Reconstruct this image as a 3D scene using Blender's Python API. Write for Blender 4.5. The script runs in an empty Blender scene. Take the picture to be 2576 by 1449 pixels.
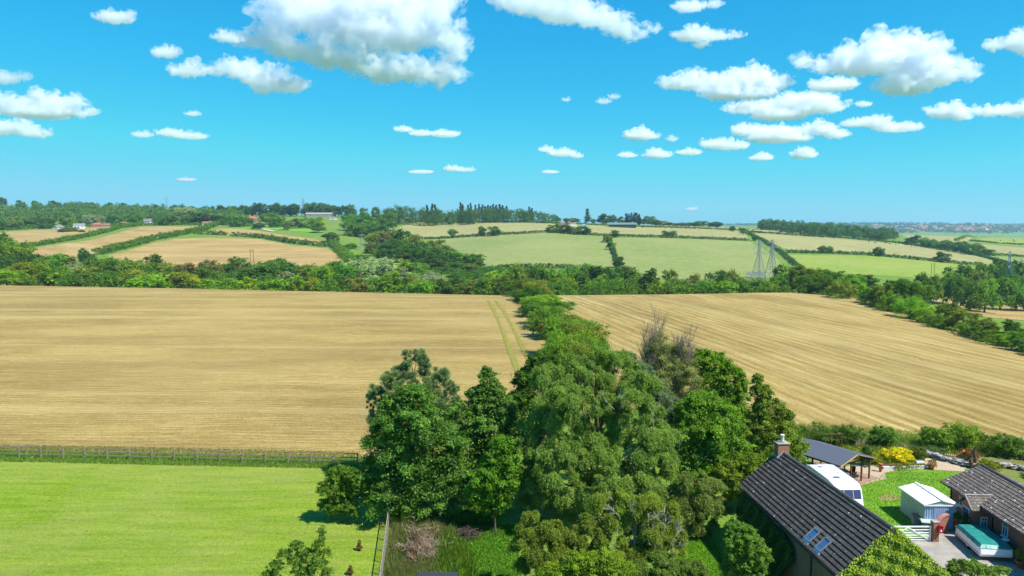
import bpy, bmesh, math, random
import numpy as np
from mathutils import Vector, Matrix, noise
from mathutils.geometry import delaunay_2d_cdt
R = math.radians
S = bpy.context.scene
COL = S.collection

# ------------------------------------------------------------------ camera, sky, sun, exposure
CAMZ, PITCH, F = 23.5, R(4.8), 1839.4          # F: focal length in pixels of a 2576 px wide picture
cam = bpy.data.cameras.new('camera'); cam.sensor_width = 36; cam.lens = 36*F/2576
cam.clip_start = .5; cam.clip_end = 40000
co = bpy.data.objects.new('camera', cam); COL.objects.link(co)
co.location = (0, 0, CAMZ); co.rotation_euler = (R(90)-PITCH, 0, 0)
S.camera = co
SUN_EL, SUN_AZ = R(54), R(122)                 # azimuth clockwise from +Y (the view direction)
wd = bpy.data.worlds.new('World'); S.world = wd; wd.use_nodes = True
wn = wd.node_tree; bg = wn.nodes['Background']
sky = wn.nodes.new('ShaderNodeTexSky'); sky.sky_type = 'NISHITA'; sky.sun_disc = False
sky.sun_elevation = SUN_EL; sky.sun_rotation = SUN_AZ
sky.altitude = 100; sky.air_density = 1.0; sky.dust_density = .1; sky.ozone_density = 3.0
hs = wn.nodes.new('ShaderNodeHueSaturation'); hs.inputs['Saturation'].default_value = 1.2; hs.inputs['Hue'].default_value = .495
hs.inputs['Value'].default_value = 1.0
tint = wn.nodes.new('ShaderNodeMix'); tint.data_type = 'RGBA'; tint.blend_type = 'MULTIPLY'; tint.inputs[0].default_value = 1
tint.inputs[7].default_value = (.36, .93, 1.1, 1)
wn.links.new(sky.outputs[0], hs.inputs['Color']); wn.links.new(hs.outputs[0], tint.inputs[6]); sp_ = wn.nodes.new('ShaderNodeSeparateColor'); cb_ = wn.nodes.new('ShaderNodeCombineColor'); wn.links.new(tint.outputs[2], sp_.inputs[0])
for i_, (g_, a_) in enumerate(((1.35, .56), (.66, 1.62), (.37, 3.13))):     # grades the clear sky to this day's strong blue
    p_ = wn.nodes.new('ShaderNodeMath'); p_.operation = 'POWER'; p_.inputs[1].default_value = g_; q_ = wn.nodes.new('ShaderNodeMath'); q_.operation = 'MULTIPLY'; q_.inputs[1].default_value = a_
    mn_ = wn.nodes.new('ShaderNodeMath'); mn_.operation = 'MINIMUM'; mn_.inputs[1].default_value = (1.85, 4.9, 6.3)[i_]
    wn.links.new(sp_.outputs[i_], p_.inputs[0]); wn.links.new(p_.outputs[0], q_.inputs[0]); wn.links.new(q_.outputs[0], mn_.inputs[0]); wn.links.new(mn_.outputs[0], cb_.inputs[i_])
wn.links.new(cb_.outputs[0], bg.inputs['Color'])
bg.inputs['Strength'].default_value = .088
sl = bpy.data.lights.new('sun', 'SUN'); sl.energy = 5.0; sl.angle = R(.5); sl.color = (1, .965, .9)
so = bpy.data.objects.new('sun', sl); COL.objects.link(so)
sdir = Vector((math.sin(SUN_AZ)*math.cos(SUN_EL), math.cos(SUN_AZ)*math.cos(SUN_EL), math.sin(SUN_EL)))
so.rotation_euler = sdir.to_track_quat('Z', 'Y').to_euler(); so.location = (60, -20, 90)
S.view_settings.view_transform = 'Standard'; S.view_settings.look = 'None'
S.view_settings.exposure = .72; S.view_settings.gamma = 1
S.render.engine = 'CYCLES'
cy = S.cycles
cy.max_bounces = 16; cy.diffuse_bounces = 3; cy.glossy_bounces = 2; cy.transmission_bounces = 4
cy.transparent_max_bounces = 8; cy.volume_bounces = 14; cy.use_denoising = True
cy.caustics_reflective = False; cy.caustics_refractive = False; cy.use_adaptive_sampling = True; cy.adaptive_threshold = .02
cy.sample_clamp_indirect = 6
try: cy.denoiser = 'OPENIMAGEDENOISE'; cy.denoising_input_passes = 'RGB_ALBEDO_NORMAL'; cy.denoising_prefilter = 'ACCURATE'
except Exception: pass

# ------------------------------------------------------------------ pixel rays (2576 x 1449 picture) to points of the place
cp, sp = math.cos(PITCH), math.sin(PITCH)
def ray(px, py):
    u, v = (px-1288)/F, (724.5-py)/F
    return u, cp+v*sp, -sp+v*cp
def at(px, py, z=0.0):                        # point of that sight line at height z
    d = ray(px, py); t = (z-CAMZ)/d[2]; return Vector((d[0]*t, d[1]*t, z))
def atY(px, py, Y):                           # point of that sight line at distance Y
    d = ray(px, py); t = Y/d[1]; return Vector((d[0]*t, Y, CAMZ+d[2]*t))
def c1(x, y): return (2700+x/2.2596)/1.49068, (1560+y/2.2596)/1.49068
def c5(x, y): return (3240+x/3.45)/1.49068, (1740+y/3.45)/1.49068
def c6(x, y): return (2960+x/2.927)/1.49068, (1560+y/2.927)/1.49068

# ------------------------------------------------------------------ the lie of the land
def zof(px, py, Y): d = ray(px, py); return CAMZ+d[2]*Y/d[1]
COLS = {
 -700: [(310,'z',0),(380,'z',-8),(480,668),(680,604),(850,578),(1100,550),(1350,522),(1700,515),(3000,540),(9500,562)],
 0:    [(300,'z',0),(370,'z',-8),(480,668),(650,610),(850,578),(1080,552),(1350,519),(1700,516),(3000,538),(9500,562)],
 430:  [(285,'z',0),(355,'z',-8),(450,676),(560,645),(850,571),(1050,553),(1300,534),(1600,530),(3000,545),(9500,562)],
 860:  [(270,'z',0),(340,'z',-9),(450,680),(560,655),(780,588),(950,565),(1150,545),(1350,541),(3000,555),(9500,562)],
 1075: [(262,'z',0),(335,'z',-10),(480,684),(620,648),(800,608),(1000,572),(1200,549),(1400,546),(3000,556),(9500,562)],
 1288: [(254,'z',0),(330,'z',-10),(480,680),(600,635),(790,585),(1000,557),(1200,555),(3000,564),(9500,564)],
 1720: [(260,'z',0),(335,'z',-10),(470,700),(600,645),(780,598),(1000,575),(1150,569),(1400,567),(3000,574),(5000,568),(9500,566)],
 2000: [(271,'z',0),(340,'z',-10),(480,702),(600,662),(780,615),(1000,588),(1200,576),(1500,574),(3000,586),(4500,574),(6500,562),(9500,566)],
 2200: [(240,'z',0),(300,'z',-5),(380,'z',-12),(480,702),(600,670),(740,638),(1000,604),(1250,589),(1600,588),(3000,594),(4300,584),(5200,563),(6500,560),(9500,566)],
 2400: [(168,'z',0),(210,'z',-4),(270,'z',-10),(340,'z',-15),(450,735),(600,685),(750,648),(1000,612),(1250,598),(1600,594),(3000,597),(4300,585),(5200,566),(6500,563),(9500,566)],
 2576: [(143,'z',0),(180,'z',-3),(230,'z',-8),(300,'z',-16),(450,748),(600,695),(760,655),(1000,620),(1250,604),(1600,600),(3000,601),(4300,587),(5200,567),(6500,564),(9500,566)],
 3200: [(115,'z',0),(160,'z',-4),(230,'z',-11),(300,'z',-17),(450,750),(600,695),(760,655),(1000,620),(1250,604),(1600,600),(3000,601),(4300,587),(5200,567),(6500,564),(9500,566)],
}
NA, NL, AMAX = 181, 320, 1.25
LY0, LY1 = math.log(90), math.log(9500)
Ag = np.linspace(-AMAX, AMAX, NA); Lg = np.linspace(LY0, LY1, NL)
def _table():
    xs = sorted(COLS); cols = []
    for x in xs:
        ys, zs = [60.0], [0.0]
        for e in COLS[x]:
            ys.append(e[0]); zs.append(e[2] if len(e) == 3 else zof(x, e[1], e[0]))
        cols.append(np.interp(np.exp(Lg), ys, zs))
    cols = np.array(cols); a = np.array([(x-1288)/F for x in xs])
    T = np.array([np.interp(Ag, a, cols[:, j]) for j in range(NL)]).T
    def sm(T, s, ax):
        r = int(3*s); k = np.exp(-.5*(np.arange(-r, r+1)/s)**2); k /= k.sum()
        P = np.pad(T, [(r, r) if i == ax else (0, 0) for i in (0, 1)], mode='edge')
        return sum(k[i]*(P[i:i+T.shape[0]] if ax == 0 else P[:, i:i+T.shape[1]]) for i in range(2*r+1))
    return sm(sm(T, 3.0, 1), 2.5, 0)
TT = _table()
def terr(x, y):
    x = np.asarray(x, float); y = np.asarray(y, float)
    yy = np.maximum(y, 90); a = np.clip(x/yy, -AMAX, AMAX)
    fi = (a+AMAX)/(2*AMAX)*(NA-1); fj = np.clip((np.log(yy)-LY0)/(LY1-LY0)*(NL-1), 0, NL-1.001)
    i = np.minimum(fi.astype(int), NA-2); j = np.minimum(fj.astype(int), NL-2); u = fi-i; v = fj-j
    return TT[i, j]*(1-u)*(1-v)+TT[i+1, j]*u*(1-v)+TT[i, j+1]*(1-u)*v+TT[i+1, j+1]*u*v
def tz(x, y): return float(terr(x, y))
YS = np.exp(np.linspace(math.log(25), math.log(9400), 2400))
def hit(px, py, ymin=25):                     # where that sight line first meets the land beyond ymin
    d = ray(px, py); ys = YS[YS >= ymin]; t = ys/d[1]
    below = CAMZ+d[2]*t < terr(d[0]*t, ys)
    k = int(np.argmax(below)) if below.any() else len(ys)-1
    if k > 0:
        y0, y1 = ys[k-1], ys[k]
        for _ in range(12):
            m = .5*(y0+y1); tm = m/d[1]
            if CAMZ+d[2]*tm < tz(d[0]*tm, m): y1 = m
            else: y0 = m
        Y = y1
    else: Y = ys[0]
    x = d[0]*Y/d[1]; return Vector((x, Y, tz(x, Y)))

# ------------------------------------------------------------------ object helpers
def tag(o, label=None, cat=None, group=None, kind=None):
    if label: o['label'] = label
    if cat: o['category'] = cat
    if group: o['group'] = group
    if kind: o['kind'] = kind
    return o
def link(name, me, parent=None, mats=(), smooth=False):
    for m in mats: me.materials.append(m)
    if smooth: me.polygons.foreach_set('use_smooth', [True]*len(me.polygons))
    o = bpy.data.objects.new(name, me); COL.objects.link(o)
    if parent: o.parent = parent
    return o
def thing(name, loc, label, cat, group=None, rz=0.0):
    o = bpy.data.objects.new(name, None); COL.objects.link(o); o.location = loc; o.rotation_euler = (0, 0, rz)
    o.empty_display_size = .2
    return tag(o, label, cat, group)
def mesh_np(name, V, faces_n, loops, attr=None):   # numpy arrays to a mesh
    me = bpy.data.meshes.new(name); nf = len(faces_n)
    me.vertices.add(len(V)); me.vertices.foreach_set('co', np.ascontiguousarray(V, np.float32).ravel())
    me.loops.add(len(loops)); me.loops.foreach_set('vertex_index', np.asarray(loops, np.int32))
    me.polygons.add(nf); st = np.concatenate([[0], np.cumsum(faces_n)[:-1]]).astype(np.int32)
    me.polygons.foreach_set('loop_start', st)
    if attr is not None:
        a = me.attributes.new('tint', 'FLOAT', 'POINT'); a.data.foreach_set('value', np.asarray(attr, np.float32))
    me.update(calc_edges=True); me.validate(); return me
class MB:                                      # collects simple shapes into one mesh
    def __init__(s): s.v, s.f = [], []
    def add(s, V, Fc):
        b = len(s.v); s.v += [tuple(p) for p in V]; s.f += [tuple(b+i for i in f) for f in Fc]; return s
    def box(s, lo, hi, M=None):
        x0, y0, z0 = lo; x1, y1, z1 = hi
        V = [Vector(p) for p in ((x0,y0,z0),(x1,y0,z0),(x1,y1,z0),(x0,y1,z0),(x0,y0,z1),(x1,y0,z1),(x1,y1,z1),(x0,y1,z1))]
        if M is not None: V = [M@p for p in V]
        return s.add(V, [(0,3,2,1),(4,5,6,7),(0,1,5,4),(1,2,6,5),(2,3,7,6),(3,0,4,7)])
    def bar(s, a, b, w, h=None, up=(0, 0, 1)):
        a, b = Vector(a), Vector(b); d = (b-a); L = d.length; d.normalize()
        u = Vector(up)
        if abs(d.dot(u)) > .98: u = Vector((1, 0, 0))
        sx = d.cross(u).normalized(); sz = sx.cross(d).normalized(); h = h or w
        M = Matrix((sx, d, sz)).transposed().to_4x4(); M.translation = a
        return s.box((-w/2, 0, -h/2), (w/2, L, h/2), M)
    def tube(s, pts, rad, n=6, cap=True):
        pts = [Vector(p) for p in pts]; k = len(pts); b = len(s.v)
        if not hasattr(rad, '__len__'): rad = [rad]*k
        ref = Vector((.37, .21, .9)).normalized()
        for i, p in enumerate(pts):
            d = (pts[min(i+1, k-1)]-pts[max(i-1, 0)])
            d = d.normalized() if d.length > 1e-9 else Vector((0, 0, 1))
            r_ = ref if abs(d.dot(ref)) < .95 else Vector((1, 0, 0))
            x = d.cross(r_).normalized(); y = d.cross(x)
            for j in range(n):
                t = 2*math.pi*j/n; q = p+(x*math.cos(t)+y*math.sin(t))*rad[i]; s.v.append(tuple(q))
        for i in range(k-1):
            for j in range(n):
                s.f.append((b+i*n+j, b+i*n+(j+1) % n, b+(i+1)*n+(j+1) % n, b+(i+1)*n+j))
        if cap:
            s.f.append(tuple(b+j for j in range(n))[::-1]); s.f.append(tuple(b+(k-1)*n+j for j in range(n)))
        return s
    def lathe(s, prof, n=16, c=(0, 0, 0)):
        b = len(s.v); k = len(prof)
        for r, z in prof:
            for j in range(n):
                t = 2*math.pi*j/n; s.v.append((c[0]+r*math.cos(t), c[1]+r*math.sin(t), c[2]+z))
        for i in range(k-1):
            for j in range(n): s.f.append((b+i*n+j, b+i*n+(j+1) % n, b+(i+1)*n+(j+1) % n, b+(i+1)*n+j))
        s.f.append(tuple(b+j for j in range(n))[::-1]); s.f.append(tuple(b+(k-1)*n+j for j in range(n)))
        return s
    def build(s, name, m=None, parent=None, smooth=False, bevel=0):
        me = bpy.data.meshes.new(name); me.from_pydata(s.v, [], s.f)
        bm = bmesh.new(); bm.from_mesh(me); bmesh.ops.recalc_face_normals(bm, faces=bm.faces[:])
        if bevel:
            bmesh.ops.bevel(bm, geom=[e for e in bm.edges if len(e.link_faces) == 2 and e.calc_face_angle(0) > .5], offset=bevel, segments=2, affect='EDGES', profile=.5)
        bm.to_mesh(me); bm.free(); me.update()
        return link(name, me, parent, [m] if m else [], smooth)

# ------------------------------------------------------------------ materials
MATS = {}
def newmat(name):
    m = bpy.data.materials.new(name); m.use_nodes = True; nt = m.node_tree
    MATS[name] = m; return m, nt, nt.nodes['Principled BSDF']
def nd(nt, t, ins=None, **kw):
    n = nt.nodes.new('ShaderNode'+t)
    for k, v in kw.items(): setattr(n, k, v)
    for k, v in (ins or {}).items():
        if hasattr(v, 'is_linked') or isinstance(v, bpy.types.NodeSocket): nt.links.new(v, n.inputs[k])
        else: n.inputs[k].default_value = v
    return n
def ramp(nt, fac, stops, interp='LINEAR'):
    n = nt.nodes.new('ShaderNodeValToRGB'); nt.links.new(fac, n.inputs[0]); n.color_ramp.interpolation = interp
    e = n.color_ramp.elements
    while len(e) < len(stops): e.new(.5)
    for i, (p, c) in enumerate(stops): e[i].position = p; e[i].color = (*c, 1) if len(c) == 3 else c
    return n.outputs[0]
def mixc(nt, f, a, b, mode='MIX'):
    n = nt.nodes.new('ShaderNodeMix'); n.data_type = 'RGBA'; n.blend_type = mode
    for s, v in ((n.inputs[0], f), (n.inputs[6], a), (n.inputs[7], b)):
        if isinstance(v, bpy.types.NodeSocket): nt.links.new(v, s)
        elif isinstance(v, (int, float)): s.default_value = v
        else: s.default_value = (*v, 1)
    return n.outputs[2]
def coords(nt, scale=(1, 1, 1), rz=0.0, kind='Object', loc=(0, 0, 0)):
    tc = nt.nodes.new('ShaderNodeTexCoord')
    return nd(nt, 'Mapping', {'Vector': tc.outputs[kind], 'Scale': scale, 'Rotation': (0, 0, rz), 'Location': loc}).outputs[0]
def noi(nt, vec, scale, det=4, rough=.55, dist=0.0):
    return nd(nt, 'TexNoise', {'Vector': vec, 'Scale': scale, 'Detail': det, 'Roughness': rough, 'Distortion': dist}).outputs['Fac']
def math_(nt, op, a, b=0.0):
    n = nt.nodes.new('ShaderNodeMath'); n.operation = op
    for s, v in ((n.inputs[0], a), (n.inputs[1], b)):
        if isinstance(v, bpy.types.NodeSocket): nt.links.new(v, s)
        else: s.default_value = v
    return n.outputs[0]
def bump(nt, b, h, strength=.5, dist=.05):
    n = nd(nt, 'Bump', {'Height': h, 'Strength': strength, 'Distance': dist}); nt.links.new(n.outputs[0], b.inputs['Normal'])
def plain(name, c, rough=.6, spec=.4, metal=0.0, vary=.12, scale=3.0, bmp=0.0):
    m, nt, b = newmat(name); v = coords(nt)
    f = noi(nt, v, scale, 5)
    c = tuple(c)
    nt.links.new(ramp(nt, f, [(.3, tuple(x*(1-vary) for x in c)), (.7, tuple(min(1, x*(1+vary)) for x in c))]), b.inputs['Base Color'])
    b.inputs['Roughness'].default_value = rough; b.inputs['Metallic'].default_value = metal
    b.inputs['Specular IOR Level'].default_value = spec
    if bmp: bump(nt, b, noi(nt, v, scale*6, 4), bmp, .02)
    return m
def matte(b): b.inputs['Roughness'].default_value = .95; b.inputs['Specular IOR Level'].default_value = .1

def grass_mat(name, lo, mid, hi, big=.03, fine=3.0, rz=.6, streak=.35, dry=None, bmp=.6):
    m, nt, b = newmat(name); v = coords(nt)
    vs = coords(nt, (.12, 1, 1), rz)
    f = math_(nt, 'ADD', math_(nt, 'MULTIPLY', noi(nt, v, fine, 6, .75), .55), math_(nt, 'MULTIPLY', noi(nt, vs, 1.1, 5, .65), .45))
    c = ramp(nt, f, [(.4, lo), (.5, mid), (.6, hi)])
    p = ramp(nt, noi(nt, v, big, 5, .6, .4), [(.38, (0, 0, 0)), (.66, (1, 1, 1))])
    c = mixc(nt, p, c, mixc(nt, .5, c, dry or tuple(x*.75 for x in mid)))
    p2 = ramp(nt, noi(nt, coords(nt, (.25, 1, 1), rz), big*9, 6, .7), [(.5, (0, 0, 0)), (.72, (1, 1, 1))])
    c = mixc(nt, math_(nt, 'MULTIPLY', p2, streak), c, dry or hi)
    nt.links.new(c, b.inputs['Base Color']); matte(b)
    bump(nt, b, noi(nt, v, fine*2.2, 5, .8), bmp, .12)
    return m
def straw_mat(name, rz, width=2.4, lo=(.135,.085,.02), mid=(.265,.182,.052), hi=(.44,.35,.155), line=.55, fine=2.6, wob=.5, green=0.0, row=0.0, rw=.3, sk=1.0):
    m, nt, b = newmat(name); v = coords(nt)
    wobn = nd(nt, 'TexNoise', {'Vector': v, 'Scale': .035, 'Detail': 2.0})
    vv = nd(nt, 'VectorMath', {0: v, 1: nd(nt, 'VectorMath', {0: wobn.outputs['Color'], 1: (wob*6, wob*6, 0)}, operation='MULTIPLY').outputs[0]}, operation='ADD').outputs[0]
    rot = nd(nt, 'Mapping', {'Vector': vv, 'Rotation': (0, 0, rz)}).outputs[0]
    mp = lambda k: nd(nt, 'Mapping', {'Vector': rot, 'Scale': (k, 1, 1)}).outputs[0]
    l1 = noi(nt, mp(.04*sk), 2.2/width, 5, .6); l2 = noi(nt, mp(.13*sk), 2.0, 5, .72); l3 = noi(nt, mp(min(.9, .35*sk)), fine*1.6, 7, .85)
    wts = [(l1, line), (l2, .3), (l3, .42)]
    if row:
        wv = nd(nt, 'TexWave', {'Vector': mp(.02), 'Scale': 1/row*.314, 'Distortion': 5.0, 'Detail': 3.0, 'Detail Scale': .6, 'Detail Roughness': .6}, wave_type='BANDS', bands_direction='Y').outputs['Fac']
        wts.append((math_(nt, 'ADD', math_(nt, 'MULTIPLY', wv, .3), .35), rw))
    f = None
    for x, w in wts: t_ = math_(nt, 'MULTIPLY', x, w); f = t_ if f is None else math_(nt, 'ADD', f, t_)
    f = math_(nt, 'DIVIDE', f, sum(w for _, w in wts))
    c = ramp(nt, f, [(.39, lo), (.49, mid), (.61, hi)])
    big = ramp(nt, noi(nt, v, .02, 4, .6), [(.35, (0, 0, 0)), (.7, (1, 1, 1))])
    c = mixc(nt, math_(nt, 'MULTIPLY', big, .55), c, tuple(.45*a+.55*q for a, q in zip(mid, hi)))
    big2 = ramp(nt, noi(nt, mp(.3), .06, 5, .65), [(.4, (.78, .76, .72)), (.6, (1.12, 1.12, 1.12))]); c = mixc(nt, .8, c, big2, 'MULTIPLY')
    spk = ramp(nt, noi(nt, mp(.5), fine*3.5, 4, .8), [(.4, (.62, .59, .53)), (.6, (1.34, 1.33, 1.3))])
    c = mixc(nt, .75, c, spk, 'MULTIPLY')
    # pale wheel tracks crossing the swaths
    tr_ = nd(nt, 'Mapping', {'Vector': rot, 'Rotation': (0, 0, 1.45), 'Scale': (.015, 1, 1)}).outputs[0]
    tk = ramp(nt, noi(nt, tr_, .16, 3, .5), [(.56, (0, 0, 0)), (.62, (1, 1, 1))]); c = mixc(nt, math_(nt, 'MULTIPLY', tk, .22), c, hi)
    if green:
        g = ramp(nt, noi(nt, mp(.15), .28, 5, .7), [(.5, (0, 0, 0)), (.68, (1, 1, 1))])
        c = mixc(nt, math_(nt, 'MULTIPLY', g, green), c, (.2, .21, .035))
    nt.links.new(c, b.inputs['Base Color']); matte(b)
    bump(nt, b, f, .6, .3)
    return m
# ------------------------------------------------------------------ ground sheet
gm = grass_mat('ground_grass', (.06, .13, .014), (.1, .2, .02), (.16, .26, .03), dry=(.2, .2, .05))
def ground():
    ys = np.concatenate([np.linspace(-60, 88, 25), np.exp(np.linspace(math.log(92), math.log(9400), 330))])
    n = 230; a = np.linspace(-1.15, 1.15, n)
    X = a[None, :]*(ys[:, None].clip(0)+70); Y = np.repeat(ys[:, None], n, 1)
    V = np.stack([X, Y, terr(X, Y)], -1).reshape(-1, 3)
    i, j = np.meshgrid(np.arange(len(ys)-1), np.arange(n-1), indexing='ij'); b = (i*n+j).ravel()
    L = np.stack([b, b+1, b+n+1, b+n], -1).ravel()
    return V, mesh_np('ground', V, np.full(len(b), 4), L)
GV, gme = ground()
tag(link('ground', gme, None, [gm], True), kind='structure')

def poly_patch(name, pts, m, off=None, kind='structure', step=None, smooth=True):
    """a sheet laid on the land inside a closed outline of world points"""
    P = [Vector((p[0], p[1])) for p in pts]; bd = []
    for i, p in enumerate(P):
        q = P[(i+1) % len(P)]; L = (q-p).length; st = step or max(1.5, .02*max(p.y, 30))
        k = max(1, int(L/st)); bd += [p.lerp(q, t/k) for t in range(k)]
    arr = np.array([(p.x, p.y) for p in bd]); lo, hi = arr.min(0), arr.max(0)
    if step:
        gx, gy = np.meshgrid(np.arange(lo[0], hi[0], step), np.arange(lo[1], hi[1], step)); G = np.stack([gx.ravel(), gy.ravel()], -1)
    else:
        k = (GV[:, 0] > lo[0]) & (GV[:, 0] < hi[0]) & (GV[:, 1] > lo[1]) & (GV[:, 1] < hi[1]); G = GV[k, :2]
    ins = np.zeros(len(G), bool); dm = np.full(len(G), 1e9)
    for i in range(len(arr)):
        a, b = arr[i], arr[(i+1) % len(arr)]
        c = (a[1] > G[:, 1]) != (b[1] > G[:, 1])
        with np.errstate(divide='ignore', invalid='ignore'):
            ins ^= c & (G[:, 0] < (b[0]-a[0])*(G[:, 1]-a[1])/(b[1]-a[1]+1e-12)+a[0])
        dm = np.minimum(dm, np.hypot(*(G-a).T))
    G = G[ins & (dm > .3)]
    vs = bd+[Vector(g) for g in G]; n = len(bd)
    r = delaunay_2d_cdt(vs, [(i, (i+1) % n) for i in range(n)], [], 1, 1e-5)
    xy = np.array([(v.x, v.y) for v in r[0]]); z = terr(xy[:, 0], xy[:, 1])
    z = z+(off if off is not None else .02+.0006*np.maximum(xy[:, 1]-60, 0))
    me = bpy.data.meshes.new(name); me.from_pydata(np.column_stack([xy, z]).tolist(), [], [tuple(f) for f in r[2]])
    bm = bmesh.new(); bm.from_mesh(me); bmesh.ops.recalc_face_normals(bm, faces=bm.faces[:])
    if sum(f.normal.z for f in bm.faces) < 0: bmesh.ops.reverse_faces(bm, faces=bm.faces[:])
    bm.to_mesh(me); bm.free()
    return tag(link(name, me, None, [m], smooth), kind=kind)
def field(name, px, m, ymin=25, off=None):
    return poly_patch(name, [hit(x, y, ymin) for x, y in px], m, off)

# near fields and lawns
M_strawL = straw_mat('straw_left', R(1.5), 1.5, line=.27, green=.1, row=1.1, rw=.14, sk=2.3)
M_strawR = straw_mat('straw_right', R(80), 2.0, line=.5, green=.15, row=2.6, rw=.34, sk=1.1)
M_lawn = grass_mat('paddock_grass', (.11, .195, .01), (.178, .272, .013), (.27, .33, .04), big=.09, fine=3.2, rz=R(-62), dry=(.3, .3, .085), streak=.55, bmp=1.0)
def W(*l): return [at(x, y) for x, y in l]
field('stubble_field', [(-700, 708), (0, 715), (640, 728), (1140, 741), (1290, 743), (1340, 790), (1400, 870), (1420, 960), (1400, 1130), (930, 1152), (0, 1133), (-700, 1122)], M_strawL, off=.02)
field('stubble_field', [(1398, 743), (1700, 738), (1985, 732), (2100, 739), (2200, 758), (2350, 792), (2576, 878), (3100, 1060), (3400, 1240), (2800, 1160), (2576, 1128), (2450, 1105), (2300, 1092), (2000, 1085), (1700, 1085), (1440, 960), (1450, 900), (1430, 820)], M_strawR, off=.02)
M_tram = grass_mat('tramline_grass', (.16, .17, .025), (.22, .21, .035), (.29, .25, .07), big=.3, fine=3)
for px in ([(1228,756),(1240,775),(1256,812),(1275,860),(1295,912),(1310,955),(1318,985)], [(1246,756),(1266,780),(1288,820),(1312,868),(1332,905),(1345,935)]):
    P = [at(x, y) for x, y in px]; L, Q = [], []
    for i, p in enumerate(P):
        d = (P[min(i+1, len(P)-1)]-P[max(i-1, 0)]).normalized(); n = Vector((-d.y, d.x, 0))*.45*(1+.3*math.sin(i*2.1)); L.append(p+n); Q.append(p-n)
    poly_patch('tramline', L+Q[::-1], M_tram, .03+.02*3, step=1.5)
# ------------------------------------------------------------------ fields of the far slopes
M_tanL = straw_mat('straw_hill', R(25), 8, lo=(.24,.16,.05), mid=(.32,.22,.08), hi=(.4,.3,.13), line=.6, fine=.5, wob=3)
M_tanL2 = straw_mat('straw_hill_across', R(-12), 8, lo=(.24,.16,.05), mid=(.32,.22,.08), hi=(.4,.3,.13), line=.6, fine=.5, wob=3)
M_pale = grass_mat('hay_field', (.17,.175,.055), (.235,.225,.08), (.31,.28,.12), big=.012, fine=.16, rz=.1, dry=(.34,.3,.12), bmp=.2)
M_green = grass_mat('pasture_green', (.125,.175,.04), (.175,.215,.055), (.23,.255,.08), big=.012, fine=.16, rz=.1, dry=(.27,.26,.095), bmp=.2)
M_green2 = grass_mat('pasture_bright', (.125,.2,.022), (.18,.25,.03), (.24,.285,.05), big=.012, fine=.16, rz=.1, dry=(.27,.27,.07), bmp=.2)
M_vivid = grass_mat('pasture_vivid', (.1,.24,.02), (.14,.3,.025), (.19,.34,.04), big=.02, fine=.5, bmp=.2)
FM = 300
for nm, m, pts in (
 ('hill_field', M_tanL, [(-60,600),(5,584),(90,579),(182,576),(240,573),(286,571),(294,574),(229,589),(138,605),(80,615),(52,620),(42,604),(10,606),(-60,622)]),
 ('hill_field', M_tanL, [(72,634),(104,621),(160,613),(221,605),(286,589),(330,577),(362,570.5),(450,570),(530,569.5),(508,576),(443,588),(390,600),(325,618),(250,636),(180,652),(101,648)]),
 ('hill_field', M_tanL2, [(268,644),(338,626),(390,610),(443,601),(521,598),(599,600),(656,602),(729,617),(825,626),(859,646),(866,662),(850,676),(740,692),(600,688),(450,676),(330,662)]),
 ('hill_field', M_tanL, [(520,588),(555,574.5),(600,576),(640,580),(734,594),(802,603),(824,612),(818,617),(734,608),(656,596),(600,593),(560,592)]),
 ('hay_meadow', M_pale, [(975,590),(990,578),(1040,558),(1400,563),(1560,569),(1790,575),(1870,582),(1885,604),(1700,597),(1540,591),(1300,587),(1150,596),(1060,600)]),
 ('pasture', M_green, [(1085,604),(1150,599),(1300,590),(1400,586),(1528,595),(1540,640),(1555,672),(1500,680),(1350,673),(1240,674),(1205,686),(1150,660)]),
 ('pasture', M_green, [(1540,598),(1700,600),(1885,608),(1955,650),(1985,690),(1900,704),(1640,702),(1562,672),(1548,640)]),
 ('pasture', M_vivid, [(1214,694),(1240,681),(1300,677),(1300,697),(1230,702)]),
 ('hay_meadow', M_pale, [(1890,586),(1960,588),(2100,597),(2250,612),(2400,634),(2480,650),(2520,664),(2480,664),(2200,638),(1990,632),(1940,612)]),
 ('pasture', M_green2, [(1975,642),(2200,644),(2470,670),(2460,692),(2350,702),(2200,692),(2030,690),(2012,680)]),
 ('hay_meadow', M_pale, [(1560,565),(1700,567),(1930,575),(2080,592),(1960,586),(1870,580),(1780,573)]),
 ('hay_meadow', M_pale, [(2255,590),(2440,596),(2445,606),(2370,609),(2290,601)]),
 ('pasture', M_green2, [(2455,603),(2576,599),(2700,599),(2700,622),(2576,620),(2470,611)]),
 ('hay_meadow', M_pale, [(2462,614),(2576,623),(2700,625),(2700,646),(2576,642),(2500,634)]),
 ('pasture', M_green, [(2435,640),(2576,650),(2700,652),(2700,672),(2560,672)]),
 ('stubble_field', M_tanL2, [(2325,748),(2480,757),(2640,768),(2700,775),(2700,900),(2600,852),(2500,815),(2400,785)]),
 ('pasture', M_vivid, [(530,586),(600,574),(800,572),(830,590),(700,578),(600,576)]),
 ('pasture', M_green2, [(985,648),(1010,640),(1040,655),(1060,690),(1000,690)]),
): field(nm, pts, m, FM, .12)
M_track = plain('pale_track', (.42, .38, .3), .9, .1, scale=.3)
def strip(name, px, w, m, off, ymin=FM):
    P = [hit(x, y, ymin) for x, y in px]; L, Rr = [], []
    for i, p in enumerate(P):
        d = (P[min(i+1, len(P)-1)]-P[max(i-1, 0)]); d.z = 0; d.normalize(); n = Vector((-d.y, d.x, 0))*w/2
        L.append(p+n); Rr.append(p-n)
    return poly_patch(name, L+Rr[::-1], m, off)
strip('farm_track', [(1946,618),(1972,640),(2000,665),(2020,688)], 6, M_track, .3)
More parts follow.
